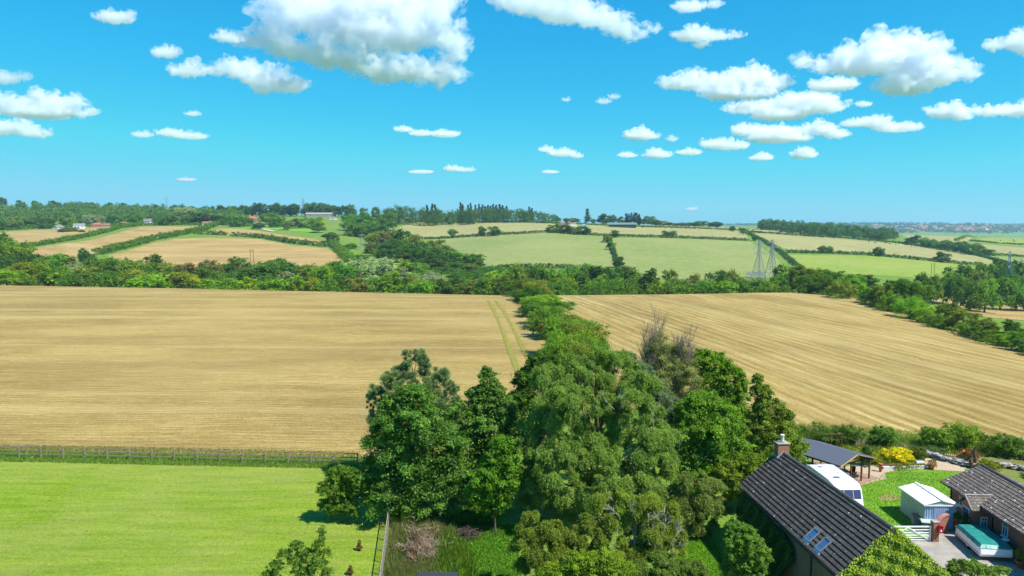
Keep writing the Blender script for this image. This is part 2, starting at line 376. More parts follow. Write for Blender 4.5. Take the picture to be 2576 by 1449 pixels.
strip('lane', [(690,583),(668,578),(640,572)], 5, M_track, .5)

# ------------------------------------------------------------------ clouds: real closed bodies of scattering vapour, 3 to 13 km off
CL = [
 ('big white cumulus with a grey underside reaching out of the top of the picture', 9, [(790,45,125,48),(900,25,150,60),(1045,30,110,50),(1110,85,62,54),(690,85,60,25),(950,85,170,48),(760,128,80,20),(860,150,105,24),(985,180,115,24),(1100,190,75,26),(1140,135,45,35),(625,103,45,14),(700,110,60,22)]),
 ('small grey-white puff off the left tip of the big cumulus', 4, [(565,95,32,15),(590,100,20,9)]),
 ('long sagging white cloud below and left of the big cumulus', 6, [(470,180,52,16),(600,172,60,20),(660,195,75,26),(720,212,62,28),(660,222,35,14),(540,180,40,10)]),
 ('small round cloud above the tail of the long sagging cloud', 4, [(415,134,38,15),(425,126,22,12)]),
 ('pale flat cloud alone near the upper left corner', 4, [(290,46,55,15),(275,40,30,12)]),
 ('white humped cloud cut by the left edge', 7, [(-30,268,70,26),(50,270,70,24),(125,262,60,24),(170,262,42,25),(210,285,28,14),(100,285,110,12)]),
 ('low cloud under the humped one at the left edge', 6, [(-10,325,60,20),(50,322,50,20),(90,337,45,10)]),
 ('faint torn cloud at the left edge above the humped one', 2.5, [(10,198,45,18),(60,195,20,12)]),
 ('slim ragged cloud over the left wooded hill', 5, [(430,335,35,12),(480,343,50,8),(360,340,30,6)]),
 ('tiny wisp above the slim ragged cloud', 3, [(485,287,20,7)]),
 ('little flat cloud lowest over the left hill', 4, [(468,453,27,5)]),
 ('pair of joined flat cloudlets in the middle of the sky', 5, [(1015,326,28,7),(1060,336,35,8),(1120,338,44,9)]),
 ('thin flat cloudlet left of a puffier one low over the poplars', 3.5, [(1060,433,38,5)]),
 ('puffy cloudlet right of a thin flat one low over the poplars', 4.5, [(1140,425,28,8),(1170,428,30,5)]),
 ('broad ragged cloud leaving the top edge right of the big cumulus', 5, [(1262,0,40,22),(1330,8,85,34),(1420,30,90,34),(1500,45,70,30),(1560,70,55,26),(1595,90,40,14),(1640,75,22,9)]),
 ('small cloud at the top edge right of the broad ragged one', 4, [(1735,18,48,14),(1795,12,24,12)]),
 ('white cloud with a hanging tail below the small top-edge one', 5, [(1745,90,58,17),(1785,92,50,12),(1765,112,22,10),(1845,90,35,4)]),
 ('largest bright cumulus on the right with a domed top', 9, [(2200,155,120,38),(2260,140,100,45),(2320,160,80,40),(2350,192,90,24),(2275,218,75,24),(2110,168,75,18),(2045,160,40,8),(2405,190,40,12)]),
 ('small round cloud tucked under the domed cumulus', 6, [(2080,217,50,16),(2120,213,45,18)]),
 ('long lumpy cloud left of the domed cumulus', 7, [(1710,212,62,16),(1735,200,40,16),(1800,215,80,22),(1880,200,70,28),(1935,212,55,22),(1860,238,110,10)]),
 ('stacked grey-white cloud under the long lumpy one', 6, [(2030,255,85,22),(1890,272,80,13),(1960,290,85,14),(2060,272,80,14),(1960,262,50,16)]),
 ('flat-based twin humped cloud below the stacked one', 7, [(1868,330,35,18),(1950,336,85,16),(2060,326,45,17),(2100,338,40,12),(1960,350,100,7)]),
 ('drawn-out cloud trailing right of the twin humped one', 5, [(2190,308,50,14),(2260,322,70,11),(2150,312,40,8)]),
 ('egg-shaped white cloud near the right edge', 7, [(2365,285,35,15),(2395,283,48,19),(2420,295,30,10)]),
 ('long flat cloud running out of the right edge', 6, [(2490,282,45,12),(2560,280,55,18)]),
 ('bright cloud corner entering high at the right edge', 7, [(2510,117,35,10),(2570,108,45,24),(2600,120,50,26)]),
 ('neat triangular puff over the central hedge line', 6, [(1610,343,48,12),(1612,333,25,12)]),
 ('tiny puff right of the triangular one', 3, [(1692,350,16,8)]),
 ('lopsided double puff over the middle pasture', 5.5, [(1375,377,24,8),(1415,387,40,10),(1450,393,20,6)]),
 ('small flat puff left in the low row of puffs', 4, [(1577,391,28,7)]),
 ('bright central puff in the low row of puffs', 6, [(1655,391,40,9),(1650,384,24,10)]),
 ('flattened puff right in the low row of puffs', 5, [(1735,384,36,8)]),
 ('oblong cloud just above the low row of puffs', 6, [(1800,364,45,13),(1840,368,50,12)]),
 ('small low cloud left of the dome-shaped puff', 5, [(1915,398,36,8),(1920,392,20,7)]),
 ('dome-shaped low puff above the right-hand wood', 7, [(2020,391,38,9),(2022,384,26,13)]),
 ('smallest flat streak of cloud over the middle pasture', 3.5, [(1385,433,27,4)]),
 ('lone pinkish puff just above the horizon', 5, [(1740,527,14,6)]),
 ('slanting torn wisp in the open blue left of the lumpy cloud', 2, [(1520,256,22,8),(1545,244,16,8)]),
 ('faint speck of cloud left of the slanting wisp', 2, [(1424,251,13,6)]),
 ('tiny cloud scrap right of the stacked cloud', 4, [(2172,263,21,8)]),
]
def cloud(label, tau, lobes, seed):
    rg = random.Random(seed); yb = max(l[1]+l[3] for l in lobes)
    D = min(13000, max(3000, 640/max(.02, (570-yb)/F)))
    k = D/F; cxm = sum(l[0] for l in lobes)/len(lobes)
    bm = bmesh.new(); org = atY(cxm, yb, D)
    for (x, y, rx, ry) in lobes:
        n = max(5, int(rx/ry*4.5)); c0 = atY(x, y, D)-org
        bmesh.ops.create_icosphere(bm, subdivisions=2, radius=1, matrix=Matrix.Translation(c0)@Matrix.Diagonal((rx*k*.85, rx*k*.6, ry*k*.72, 1)))
        for q in range(n):
            t = rg.uniform(-1, 1); h = math.sqrt(max(0, 1-t*t)); up = rg.uniform(-.25, .95)
            r = ry*k*rg.uniform(.2, .5)
            p = c0+Vector((t*rx*k*.85, rg.uniform(-.5, .5)*rx*k*h, up*ry*k*h))
            bmesh.ops.create_icosphere(bm, subdivisions=2, radius=1, matrix=Matrix.Translation(p)@Matrix.Diagonal((r*1.3, r*1.2, r, 1)))
    me = bpy.data.meshes.new('cloud'); bm.to_mesh(me); bm.free()
    o = bpy.data.objects.new('cloud', me); COL.objects.link(o)
    rym = max(l[3] for l in lobes)*k; wid = (max(l[0]+l[2] for l in lobes)-min(l[0]-l[2] for l in lobes))*k
    md = o.modifiers.new('r', 'REMESH'); md.mode = 'VOXEL'; md.voxel_size = max(rym*.11, wid/110)
    ev = bpy.data.meshes.new_from_object(o.evaluated_get(bpy.context.evaluated_depsgraph_get()))
    o.modifiers.clear(); o.data = ev; bpy.data.meshes.remove(me); ev.name = 'cloud'
    nv = len(ev.vertices); V = np.empty(nv*3, np.float32); N = np.empty(nv*3, np.float32)
    ev.vertices.foreach_get('co', V); ev.vertex_normals.foreach_get('vector', N); V = V.reshape(-1, 3); N = N.reshape(-1, 3)
    sc = 1/(rym*.62); sd = Vector((seed*7.3, 0, 0))
    dv = np.array([noise.fractal(Vector(v)*sc+sd, .75, 2.1, 5) for v in V])
    amp = rym*.5*np.where(N[:, 2] < -.2, .45, 1.0)
    dv2 = np.array([noise.fractal(Vector(v)*sc*2.3+sd, .7, 2.2, 4) for v in V])
    for sh, t_, off, k_ in ((0, .22, .3, 1.1), (1, .42, -.1, 1.0)):
        me_ = ev if sh == 0 else ev.copy(); me_.name = 'cloud' if sh == 0 else 'cloud_core'
        V_ = V+N*(dv*amp*k_+rym*(off*np.where(N[:, 2] < -.3, .4, 1)+(.14*dv2 if sh == 0 else .06*dv2)))[:, None]
        me_.vertices.foreach_set('co', V_.astype(np.float32).ravel()); me_.update()
        m = bpy.data.materials.new('cloud_vapour'); m.use_nodes = True; nt = m.node_tree
        nt.nodes.remove(nt.nodes['Principled BSDF'])
        pv = nd(nt, 'VolumePrincipled', {'Color': (.94, .962, 1, 1), 'Density': tau*t_/(2*rym), 'Anisotropy': .3})
        if sh == 0:                                               # ragged, torn outer vapour
            v_ = coords(nt, (1, 1, 1.3)); f_ = noi(nt, v_, 1.6/rym, 5, .62)
            nt.links.new(math_(nt, 'MULTIPLY', ramp(nt, f_, [(.44, (0, 0, 0)), (.6, (1, 1, 1))]), tau*t_*2.6/(2*rym)), pv.inputs['Density'])
        nt.links.new(pv.outputs[0], nt.nodes['Material Output'].inputs['Volume'])
        me_.materials.clear(); me_.materials.append(m)
        if sh: oc = bpy.data.objects.new('cloud_core', me_); COL.objects.link(oc); oc.parent = o
    o.location = org
    return tag(o, label, 'cloud', 'fair weather clouds', 'thing')
for i, (lb, tau, lobes) in enumerate(CL): cloud(lb, tau, lobes, i+1)

# ------------------------------------------------------------------ haze over the land, below every cloud
def haze():
    m = bpy.data.materials.new('haze_air'); m.use_nodes = True; nt = m.node_tree; nt.nodes.remove(nt.nodes['Principled BSDF'])
    pv = nd(nt, 'VolumePrincipled', {'Color': (.42, .69, 1, 1), 'Density': .85e-4, 'Anisotropy': .2})
    nt.links.new(pv.outputs[0], nt.nodes['Material Output'].inputs['Volume'])
    zb = float(GV[:, 2].min())-1.0
    o = MB().box((-11000, -160, zb), (11000, 9450, 118)).build('haze', m)
    tag(o, kind='stuff')
haze()
# ------------------------------------------------------------------ foliage
def leaf_mat(name, trans=.45, gloss=.12, autumn=None):
    m, nt, b = newmat(name)
    oi = nt.nodes.new('ShaderNodeObjectInfo'); at_ = nd(nt, 'Attribute', attribute_name='tint')
    t = at_.outputs['Fac']
    k = math_(nt, 'ADD', math_(nt, 'MULTIPLY', t, .9), .55)
    k = math_(nt, 'MULTIPLY', k, math_(nt, 'ADD', math_(nt, 'MULTIPLY', oi.outputs['Random'], .3), .85))
    kk = nd(nt, 'CombineColor', {0: k, 1: k, 2: k}).outputs[0]
    c = mixc(nt, 1.0, oi.outputs['Color'], kk, 'MULTIPLY')
    warm = ramp(nt, t, [(.55, (0, 0, 0)), (1, (1, 1, 1))])
    c = mixc(nt, math_(nt, 'MULTIPLY', warm, .45), c, mixc(nt, 1.0, c, autumn or (1.4, 1.18, .75), 'MULTIPLY'))
    nt.links.new(c, b.inputs['Base Color']); b.inputs['Roughness'].default_value = .5; b.inputs['Specular IOR Level'].default_value = gloss
    tr = nd(nt, 'BsdfTranslucent', {'Color': mixc(nt, 1.0, c, (1.3, 1.35, .6), 'MULTIPLY')})
    mx = nd(nt, 'MixShader', {0: trans, 1: b.outputs[0], 2: tr.outputs[0]})
    nt.links.new(mx.outputs[0], nt.nodes['Material Output'].inputs['Surface'])
    return m
M_leaf = leaf_mat('leaves')
M_leafg = leaf_mat('glossy_leaves', .35, .25)
M_needle = leaf_mat('needles', .2, .12, (1.3, 1.15, .9))
M_bark = plain('bark', (.12, .09, .06), .9, .1, scale=8, vary=.4, bmp=.5)
M_birch = plain('pale_bark', (.4, .38, .33), .8, .2, scale=6, vary=.35)
M_dead = plain('dead_wood', (.36, .31, .27), .9, .1, scale=6, vary=.3)
M_twig = plain('brown_twig', (.28, .22, .16), .9, .1, scale=6, vary=.3)

def nrm(a): return a/np.maximum(np.linalg.norm(a, axis=-1, keepdims=True), 1e-9)
def leaf_quads(P, Nn, T, L, Wd):
    B = np.cross(Nn, T); B = nrm(B); T = nrm(np.cross(B, Nn))
    L = L[:, None]; Wd = Wd[:, None]
    return np.stack([P-T*L*.5, P+B*Wd*.5-T*L*.05, P+T*L*.5, P-B*Wd*.5-T*L*.05], 1).reshape(-1, 3)
def crown(name, lobes, n, size, seed, mode='broad', clump=.34, up=.35, m=None, wl=.62, fill=.16):
    """leaves gathered in clumps over the skin of every lobe (cx,cy,cz,rx,ry,rz), some inside"""
    g = np.random.default_rng(seed); LB = np.array(lobes, float)
    rm = (LB[:, 3]*LB[:, 4]*LB[:, 5])**(1/3); w = rm**2; w /= w.sum()
    C, D_, RC, TC = [], [], [], []
    for i, l in enumerate(LB):
        rc = clump*rm[i]*(.62 if mode == 'broad' else 1)
        k = max(6, int((15 if mode != 'broad' else 26)/(clump/.34)**2))
        d = nrm(g.normal(size=(k, 3))+[0, 0, up]); q = l[:3]+d*l[3:6]*(g.uniform(.6, 1.04, (k, 1)) if mode == 'broad' else g.uniform(.72, 1.02, (k, 1)))
        ok = np.ones(k, bool)
        for j, o in enumerate(LB):
            if j != i: ok &= (((q-o[:3])/o[3:6])**2).sum(1) > .55
        ins = g.random(k) < fill
        q = np.where(ins[:, None], l[:3]+d*l[3:6]*.45, q); ok |= ins
        q, d = q[ok], d[ok]
        C.append(q); D_.append(d); RC.append(rc*g.uniform(.55, 1.4, len(q))); TC.append(g.random(len(q)))
    C, D_, RC, TC = map(np.concatenate, (C, D_, RC, TC))
    pw = RC**2; idx = g.choice(len(C), n, p=pw/pw.sum())
    c, d, rc, tc = C[idx], D_[idx], RC[idx], TC[idx]
    if mode == 'broad':
        ax = nrm(D_+g.normal(size=D_.shape)*.45+[0, 0, .1])[idx]      # each spray reaches outwards and hangs a little
        e = g.normal(size=(n, 3)); e[:, 2] *= .6
        al = np.abs(g.normal(size=n))*.8-.25
        P = c+e*(rc*.52)[:, None]+ax*(al*rc*1.15)[:, None]; P[:, 2] -= .22*rc*np.clip(al, 0, 2)**2
        lz = g.random(n) < .14                                        # loose leaves between the sprays
        li = g.choice(len(LB), n, p=w); ld = nrm(g.normal(size=(n, 3))+[0, 0, up])
        P = np.where(lz[:, None], LB[li, :3]+ld*LB[li, 3:6]*g.uniform(.6, 1.1, (n, 1)), P); tc = np.where(lz, g.random(n), tc)
        Nn = nrm(e*.3+d*.4+g.normal(size=(n, 3))*.6+[0, 0, .45]); T = nrm(g.normal(size=(n, 3))+[0, 0, -.4]+ax*.6)
        L = size*g.uniform(.6, 1.4, n); Wd = L*wl
    elif mode == 'strand':
        ns = max(1, n//16); si = g.choice(len(C), ns, p=pw/pw.sum()); sid = g.integers(0, ns, n)
        h = nrm(np.column_stack([g.normal(size=(ns, 2))*.6+D_[si, :2], np.zeros(ns)])); Ls = RC[si]*g.uniform(.9, 1.8, ns)
        s0 = C[si]+nrm(g.normal(size=(ns, 3)))*RC[si][:, None]*.7; t = g.random(n)
        o = s0[sid]; LL = Ls[sid]
        P = o+h[sid]*(LL*t*.6)[:, None]; P[:, 2] += LL*(.45*t-.85*t*t); P += g.normal(size=(n, 3))*size*.45
        c = o; tc = .5*TC[si][sid]+.5*g.random(ns)[sid]
        Nn = nrm(g.normal(size=(n, 3))*.8+h[sid]*.5+[0, 0, .5]); T = nrm(h[sid]*.4+[0, 0, -.9]+g.normal(size=(n, 3))*.45)
        L = size*g.uniform(.7, 1.3, n); Wd = L*wl
    else:
        e = nrm(g.normal(size=(n, 3))+d*.7+[0, 0, .6]); P = c+e*(rc*g.uniform(.05, 1.25, n))[:, None]
        T = nrm(e+g.normal(size=(n, 3))*.3+[0, 0, .3]); Nn = nrm(np.cross(T, g.normal(size=(n, 3))))
        L = size*g.uniform(.7, 1.4, n); Wd = L*.13
    V = leaf_quads(P, Nn, T, L, Wd); tint = np.repeat(np.clip(.55*tc+.45*g.random(n), 0, 1), 4)
    me = mesh_np(name, V, np.full(n, 4), np.arange(4*n), tint); me.materials.append(m or M_leaf)
    return me
def limbs(name, base, lobes, r0, seed, m=None, frac=.35, twigs=2, top=None, n=7):
    """tapered trunk, a limb into each lobe and smaller branches off every limb"""
    rg = random.Random(seed); mb = MB(); base = Vector(base)
    tops = Vector(top) if top else sum((Vector(l[:3]) for l in lobes), Vector())/len(lobes)
    tops.z = base.z+.86*(max(l[2] for l in lobes)-base.z); H = tops.z-base.z
    pts = [base+(tops-base)*t+Vector((rg.uniform(-.03, .03), rg.uniform(-.03, .03), 0))*H*min(t*3, 1) for t in (0, .04, .2, .4, .6, .8, 1)]
    mb.tube(pts, [r0*k for k in (1.35, 1.05, .9, .72, .5, .3, .1)], n+2)
    for l in lobes:
        q = Vector(l[:3]); hz = max(.16, min(.85, frac+.5*(q.z-base.z-frac*H)/H-.08)); s = base+(tops-base)*hz
        mid = s.lerp(q, .5)+Vector((rg.uniform(-.1, .1), rg.uniform(-.1, .1), .06))*(q-s).length
        rr = r0*.42*(1-hz*.6)
        mb.tube([s, mid, q, q+(q-mid)*.4+Vector((0, 0, l[5]*.2))], [rr, rr*.7, rr*.42, rr*.12], n-1)
        for _ in range(twigs):
            d = Vector((rg.gauss(0, 1), rg.gauss(0, 1), rg.uniform(-.2, 1))).normalized()
            e = q+Vector((d.x*l[3], d.y*l[4], d.z*l[5]))*.85
            mb.tube([mid.lerp(q, .6), q.lerp(e, .5)+Vector((0, 0, .05))*l[5], e], [rr*.4, rr*.28, rr*.08], 4)
    me = bpy.data.meshes.new(name); me.from_pydata(mb.v, [], mb.f); me.materials.append(m or M_bark)
    me.polygons.foreach_set('use_smooth', [True]*len(me.polygons)); me.update(); return me

COLR = dict(dark=(.085,.175,.018), mid=(.135,.25,.02), bright=(.2,.335,.018), olive=(.185,.235,.03), silver=(.27,.32,.17), yellow=(.25,.34,.016), copper=(.1,.03,.03), brown=(.22,.2,.06), deep=(.065,.145,.022), pine=(.09,.135,.045), hill=(.1,.2,.028))
WORD = dict(dark='dark green', mid='mid green', bright='bright green', olive='olive green', silver='silvery green', yellow='yellow-green', copper='copper purple', brown='brownish', deep='deep green', pine='dull green', hill='green')
# reusable far trees, one unit tall, foot at the origin
def variant(kind, seed, n, size, mode='broad'):
    rg = random.Random(seed); lb = []
    if kind == 'round':
        lb = [(0, 0, .52, .3, .3, .4)]
        for k in range(9):
            a = k*2.4; r = rg.uniform(.16, .26); z = rg.uniform(.24, .8)
            lb.append((math.cos(a)*r, math.sin(a)*r, z, rg.uniform(.13, .2), rg.uniform(.13, .2), rg.uniform(.12, .18)))
    elif kind == 'broad':
        lb = [(0, 0, .5, .38, .38, .38)]
        for k in range(13):
            a = k*2.4; r = rg.uniform(.2, .42); z = rg.uniform(.2, .84)-r*.15
            lb.append((math.cos(a)*r, math.sin(a)*r, z, rg.uniform(.14, .22), rg.uniform(.14, .22), rg.uniform(.12, .17)))
    elif kind == 'tall':
        for k in range(12):
            a = k*2.4; z = .2+.72*k/11; r = .16*(1-abs(z-.45))
            lb.append((math.cos(a)*r, math.sin(a)*r, z, .15*(1.25-z*.7), .15*(1.25-z*.7), .14))
    elif kind == 'poplar':
        for k in range(9):
            z = .14+.8*k/8; r = .085*(1-.75*abs(z-.4)/.6)+.02
            lb.append((rg.uniform(-.02, .02), rg.uniform(-.02, .02), z, r, r, .1))
    elif kind == 'bush':
        lb = [(0, 0, .42, .5, .5, .42)]
        for k in range(11):
            a = k*2.4; r = rg.uniform(.3, .62); z = rg.uniform(.16, .72)-r*.15
            lb.append((math.cos(a)*r, math.sin(a)*r, max(z, .15), rg.uniform(.2, .3), rg.uniform(.2, .3), rg.uniform(.16, .26)))
    cr = crown('crown', lb, n, size, seed, mode, clump=.42, fill=.12)
    co_ = np.empty(len(cr.vertices)*3, np.float32); cr.vertices.foreach_get('co', co_); co_ = co_.reshape(-1, 3)
    sx_ = 1/(np.percentile(np.hypot(co_[:, 0], co_[:, 1]), 93)*2); sz_ = 1/np.percentile(co_[:, 2], 99.3)
    lb = [(l[0]*sx_, l[1]*sx_, l[2]*sz_, l[3]*sx_, l[4]*sx_, l[5]*sz_) for l in lb]
    co_ *= np.array([sx_, sx_, sz_], np.float32); cr.vertices.foreach_set('co', co_.ravel()); cr.update()
    tr = limbs('trunk', (0, 0, -.03), lb[:8], .035 if kind != 'poplar' else .06, seed, twigs=0, n=5)
    return cr, tr
VAR = {}
for kind, cnt, n, size in (('round', 3, 5200, .055), ('broad', 4, 7000, .05), ('tall', 2, 4600, .055), ('poplar', 2, 2200, .05), ('bush', 3, 5000, .08)):
    VAR[kind] = [variant(kind, 11*k+len(kind), n, size) for k in range(cnt)]
HI = {}
for kind, cnt, n, size in (('round', 2, 17000, .03), ('broad', 3, 24000, .027), ('bush', 4, 22000, .037), ('tall', 1, 8000, .03)):
    HI[kind] = [variant(kind, 70+11*k+len(kind), n, size) for k in range(cnt)]
rT = random.Random(5)
ALLT = []
def put_tree(name, kind, colr, x, y, h, w, label, cat, group=None, split=True, z=None, hi=False, trunk=True):
    vs = (HI if hi else VAR)[kind]; cr, tr = vs[rT.randrange(len(vs))]
    base = Vector((x, y, tz(x, y) if z is None else z)); 
    sx = w*1.06; rz = rT.uniform(0, 6.28)
    cc = COLR[colr] if isinstance(colr, str) else colr; j = [rT.uniform(.88, 1.14) for _ in range(3)]
    cc = (cc[0]*j[0], cc[1]*j[1], cc[2]*j[2], 1)
    if split:
        t = thing(name, base, label, cat, group, rz); t.scale = (sx, sx, h)
        for nm, me in (('trunk', tr), ('crown', cr))[(0 if trunk else 1):]:
            o = bpy.data.objects.new(nm, me); COL.objects.link(o); o.parent = t; o.color = cc
    else:
        t = bpy.data.objects.new(name, cr); COL.objects.link(t); t.location = base; t.rotation_euler = (0, 0, rz)
        t.scale = (sx, sx, h); t.color = cc; tag(t, label, cat, group)
    ALLT.append(t); return t
def tree_px(name, kind, colr, xd, ytop, Y, wpx, label, cat='tree', group=None, hmin=2.5, **k):
    p = atY(xd, ytop, Y); h = max(hmin, p.z-tz(p.x, p.y)); w = wpx*Y/F
    return put_tree(name, kind, colr, p.x, p.y, h, w, label, cat, group, **k)
# ordinals: several plants under one phrase are told apart by their order across the view
PEND = {}
def later(o, phrase): PEND.setdefault(phrase, []).append(o)
ORD = ['', 'second', 'third', 'fourth', 'fifth', 'sixth', 'seventh', 'eighth', 'ninth', 'tenth', 'eleventh', 'twelfth', 'thirteenth', 'fourteenth', 'fifteenth', 'sixteenth', 'seventeenth', 'eighteenth', 'nineteenth', 'twentieth']
def settle():
    for ph, os_ in PEND.items():
        os_.sort(key=lambda o: o.location.x/o.location.y); n = len(os_)
        for i, o in enumerate(os_):
            if n == 1: o['label'] = ph
            elif n > 20: o['label'] = ph
            elif i == 0: o['label'] = ph+', leftmost such one'
            elif i == n-1: o['label'] = ph+', rightmost such one'
            else: o['label'] = ph+', '+ORD[i]+' from the left'
# ------------------------------------------------------------------ valley belt between the stubble and the far slopes
def where(x):
    for lim, s in ((70, 'at the left end of the valley belt'), (200, 'below the split hill fields'), (330, 'below the left end of the curved field'), (500, 'below the middle of the curved field'),
                   (640, 'below the curved field'), (800, 'below the right end of the curved field'), (900, 'just left below the near lattice pylon'), (1010, 'just right below the near lattice pylon'),
                   (1110, 'below the dark gully wood'), (1215, 'at the foot of the dark gully wood'), (1300, 'behind the central hedge'), (1460, 'below the left middle pasture'), (1600, 'below the hedge splitting the pastures'),
                   (1750, 'below the right middle pasture'), (1880, 'left of the twin towers'), (1990, 'around the foot of the twin towers'), (2120, 'beside the farm track end'), (2260, 'below the bright pasture'), (2420, 'right of the bright pasture'), (9999, 'near the right-hand tower')):
        if x <= lim: return s
BELT = [ # x, top y, width, distance, colour, shape
 (10,590,75,430,'dark','broad'),(28,612,80,420,'bright','broad'),(62,634,50,410,'dark','round'),(20,646,90,400,'dark','broad'),(92,642,80,420,'deep','broad'),(75,664,60,380,'olive','round'),(128,640,70,420,'mid','broad'),(168,642,50,430,'olive','tall'),
 (205,664,80,390,'silver','broad'),(262,648,70,390,'mid','broad'),(211,626,28,455,'dark','round'),(236,642,30,440,'dark','round'),(300,652,70,400,'mid','broad'),(350,657,80,390,'mid','broad'),(385,641,45,420,'dark','round'),(425,663,60,400,'olive','broad'),
 (470,662,50,400,'brown','round'),(520,656,60,400,'brown','broad'),(560,664,50,410,'olive','round'),(597,648,60,410,'dark','broad'),(640,663,80,380,'mid','broad'),(700,651,65,420,'dark','broad'),(732,661,50,400,'deep','round'),
 (15,677,80,322,'yellow','broad'),(50,662,70,338,'yellow','broad'),(95,656,60,345,'bright','broad'),(122,679,45,320,'dark','round'),(172,674,90,324,'bright','bush'),(226,674,70,327,'olive','round'),(272,682,70,317,'mid','broad'),(322,678,80,322,'olive','broad'),
 (372,692,95,312,'bright','bush'),(430,686,60,320,'olive','round'),(470,684,60,326,'yellow','broad'),(520,672,50,350,'mid','round'),(562,702,100,305,'bright','bush'),(627,696,32,308,'yellow','round'),
 (655,662,90,380,'dark','broad'),(690,657,70,395,'mid','broad'),(723,684,52,345,'silver','tall'),(770,668,60,372,'olive','broad'),(812,668,70,360,'bright','broad'),(838,657,60,400,'mid','broad'),(866,667,60,370,'mid','round'),(930,650,115,400,'silver','broad'),
 (900,700,50,318,'olive','round'),(962,692,55,330,'mid','round'),(988,684,50,345,'bright','round'),(1012,674,34,365,'silver','tall'),(1040,692,55,335,'olive','broad'),(1086,688,62,345,'silver','broad'),(1062,707,60,312,'bright','bush'),(1112,702,60,322,'dark','broad'),(1148,700,55,330,'deep','broad'),
 (745,694,34,312,'yellow','round'),(786,700,42,310,'yellow','round'),(690,702,70,305,'bright','bush'),(820,706,60,304,'mid','bush'),(858,692,50,330,'dark','round'),(1180,706,60,310,'olive','round'),
 (1215,700,45,300,'mid','round'),(1240,690,50,310,'yellow','round'),(1262,694,44,300,'olive','round'),(1300,668,55,320,'olive','round'),(1325,672,60,322,'dark','broad'),(1352,672,75,330,'dark','broad'),(1390,678,70,345,'mid','broad'),(1430,673,60,370,'mid','broad'),
 (1475,665,80,400,'mid','broad'),(1455,686,60,335,'mid','broad'),(1510,670,70,395,'dark','broad'),(1500,696,60,310,'bright','bush'),(1468,692,45,318,'deep','tall'),(1552,672,60,380,'dark','round'),(1580,672,70,370,'dark','broad'),(1545,700,70,308,'mid','bush'),(1600,694,50,316,'mid','round'),(1420,700,60,306,'bright','bush'),
 (1637,676,42,312,'dark','tall'),(1690,680,40,312,'olive','round'),(1745,692,50,320,'brown','round'),(1660,706,60,300,'bright','bush'),(1715,708,60,298,'mid','bush'),(1770,708,60,297,'mid','bush'),(1805,682,62,318,'dark','broad'),(1850,682,45,320,'olive','round'),(1835,708,60,296,'bright','bush'),(1885,706,60,296,'mid','bush'),(1930,708,60,296,'bright','bush'),
 (1975,668,55,320,'mid','round'),(1962,695,45,300,'dark','round'),
]
for (x, yt, w, Y, c, k) in BELT:
    o = tree_px('bush' if k == 'bush' else 'tree', k, c, x, yt, Y, w, None, 'bush' if k == 'bush' else 'tree', 'trees of the valley belt')
    later(o, WORD[c]+(' low bush ' if k == 'bush' else ' slim tree ' if k == 'tall' else ' spreading tree ' if k == 'broad' else ' rounded tree ')+where(x))
# low scrub that fills the belt foot
rs = random.Random(3)
def leafmass(name, spots, n, size, seed, colr, label=None, cat=None, group=None, kind=None, clump=.42, mode='broad', m=None, up=.35, wl=.62):
    """leaves over many small mounds: (x, y, r, h) each standing on the land"""
    lb = [(x, y, tz(x, y)+h*.45, r, r, h*.55) for x, y, r, h in spots]
    me = crown(name, lb, n, size, seed, mode, clump, up=up, m=m, wl=wl); o = link(name, me); o.color = (*(COLR[colr] if isinstance(colr, str) else colr), 1)
    return tag(o, label, cat, group, kind)
sc_ = []
for i in range(330):
    x = rs.uniform(-60, 1990) if i < 250 else rs.uniform(-60, 1300); Y = rs.uniform(310, 440) if x < 1290 else rs.uniform(285, 330); p = atY(x, 700, Y); h = rs.uniform(3, 7)
    sc_.append((p.x, p.y, h*.9, h))
leafmass('scrub', sc_, 90000, .75, 8, (.09, .18, .02), kind='stuff')

# right-hand boundary hedge: single bushes and small trees coming towards the camera
RB = [(2010,668,50,285,'olive','round'),(2035,690,60,268,'mid','bush'),(2052,676,55,280,'olive','broad'),(2075,700,60,262,'dark','bush'),(2095,682,60,268,'mid','round'),(2120,706,60,245,'olive','bush'),(2145,690,60,255,'bright','round'),(2172,678,60,262,'dark','round'),
      (2190,712,62,228,'mid','bush'),(2215,706,50,222,'olive','round'),(2240,720,60,212,'mid','bush'),(2270,690,70,215,'dark','broad'),(2305,696,70,212,'mid','broad'),(2290,735,75,196,'bright','bush'),(2335,740,75,186,'bright','bush'),(2385,730,60,178,'olive','round'),(2372,762,70,174,'mid','bush'),
      (2425,748,75,168,'olive','broad'),(2440,785,70,160,'mid','bush'),(2478,770,75,155,'olive','broad'),(2500,800,70,150,'mid','bush'),(2548,774,50,148,'dark','round'),(2535,815,70,144,'bright','bush'),(2585,800,80,138,'mid','broad'),(2620,840,90,132,'mid','bush'),(2680,860,120,124,'olive','bush')]
RB = [(x, yt+(32 if x > 2320 else 14 if x > 2150 else 0), w*(.85 if x > 2320 else 1), Y, c, k) for x, yt, w, Y, c, k in RB]
for (x, yt, w, Y, c, k) in RB:
    o = tree_px('bush' if k == 'bush' else 'tree', k, c, x, yt, Y, w, None, 'bush' if k == 'bush' else 'tree', 'boundary hedge of the right stubble field', hi=True)
    later(o, WORD[c]+(' bush' if k == 'bush' else ' tree')+' in the right-hand boundary hedge')
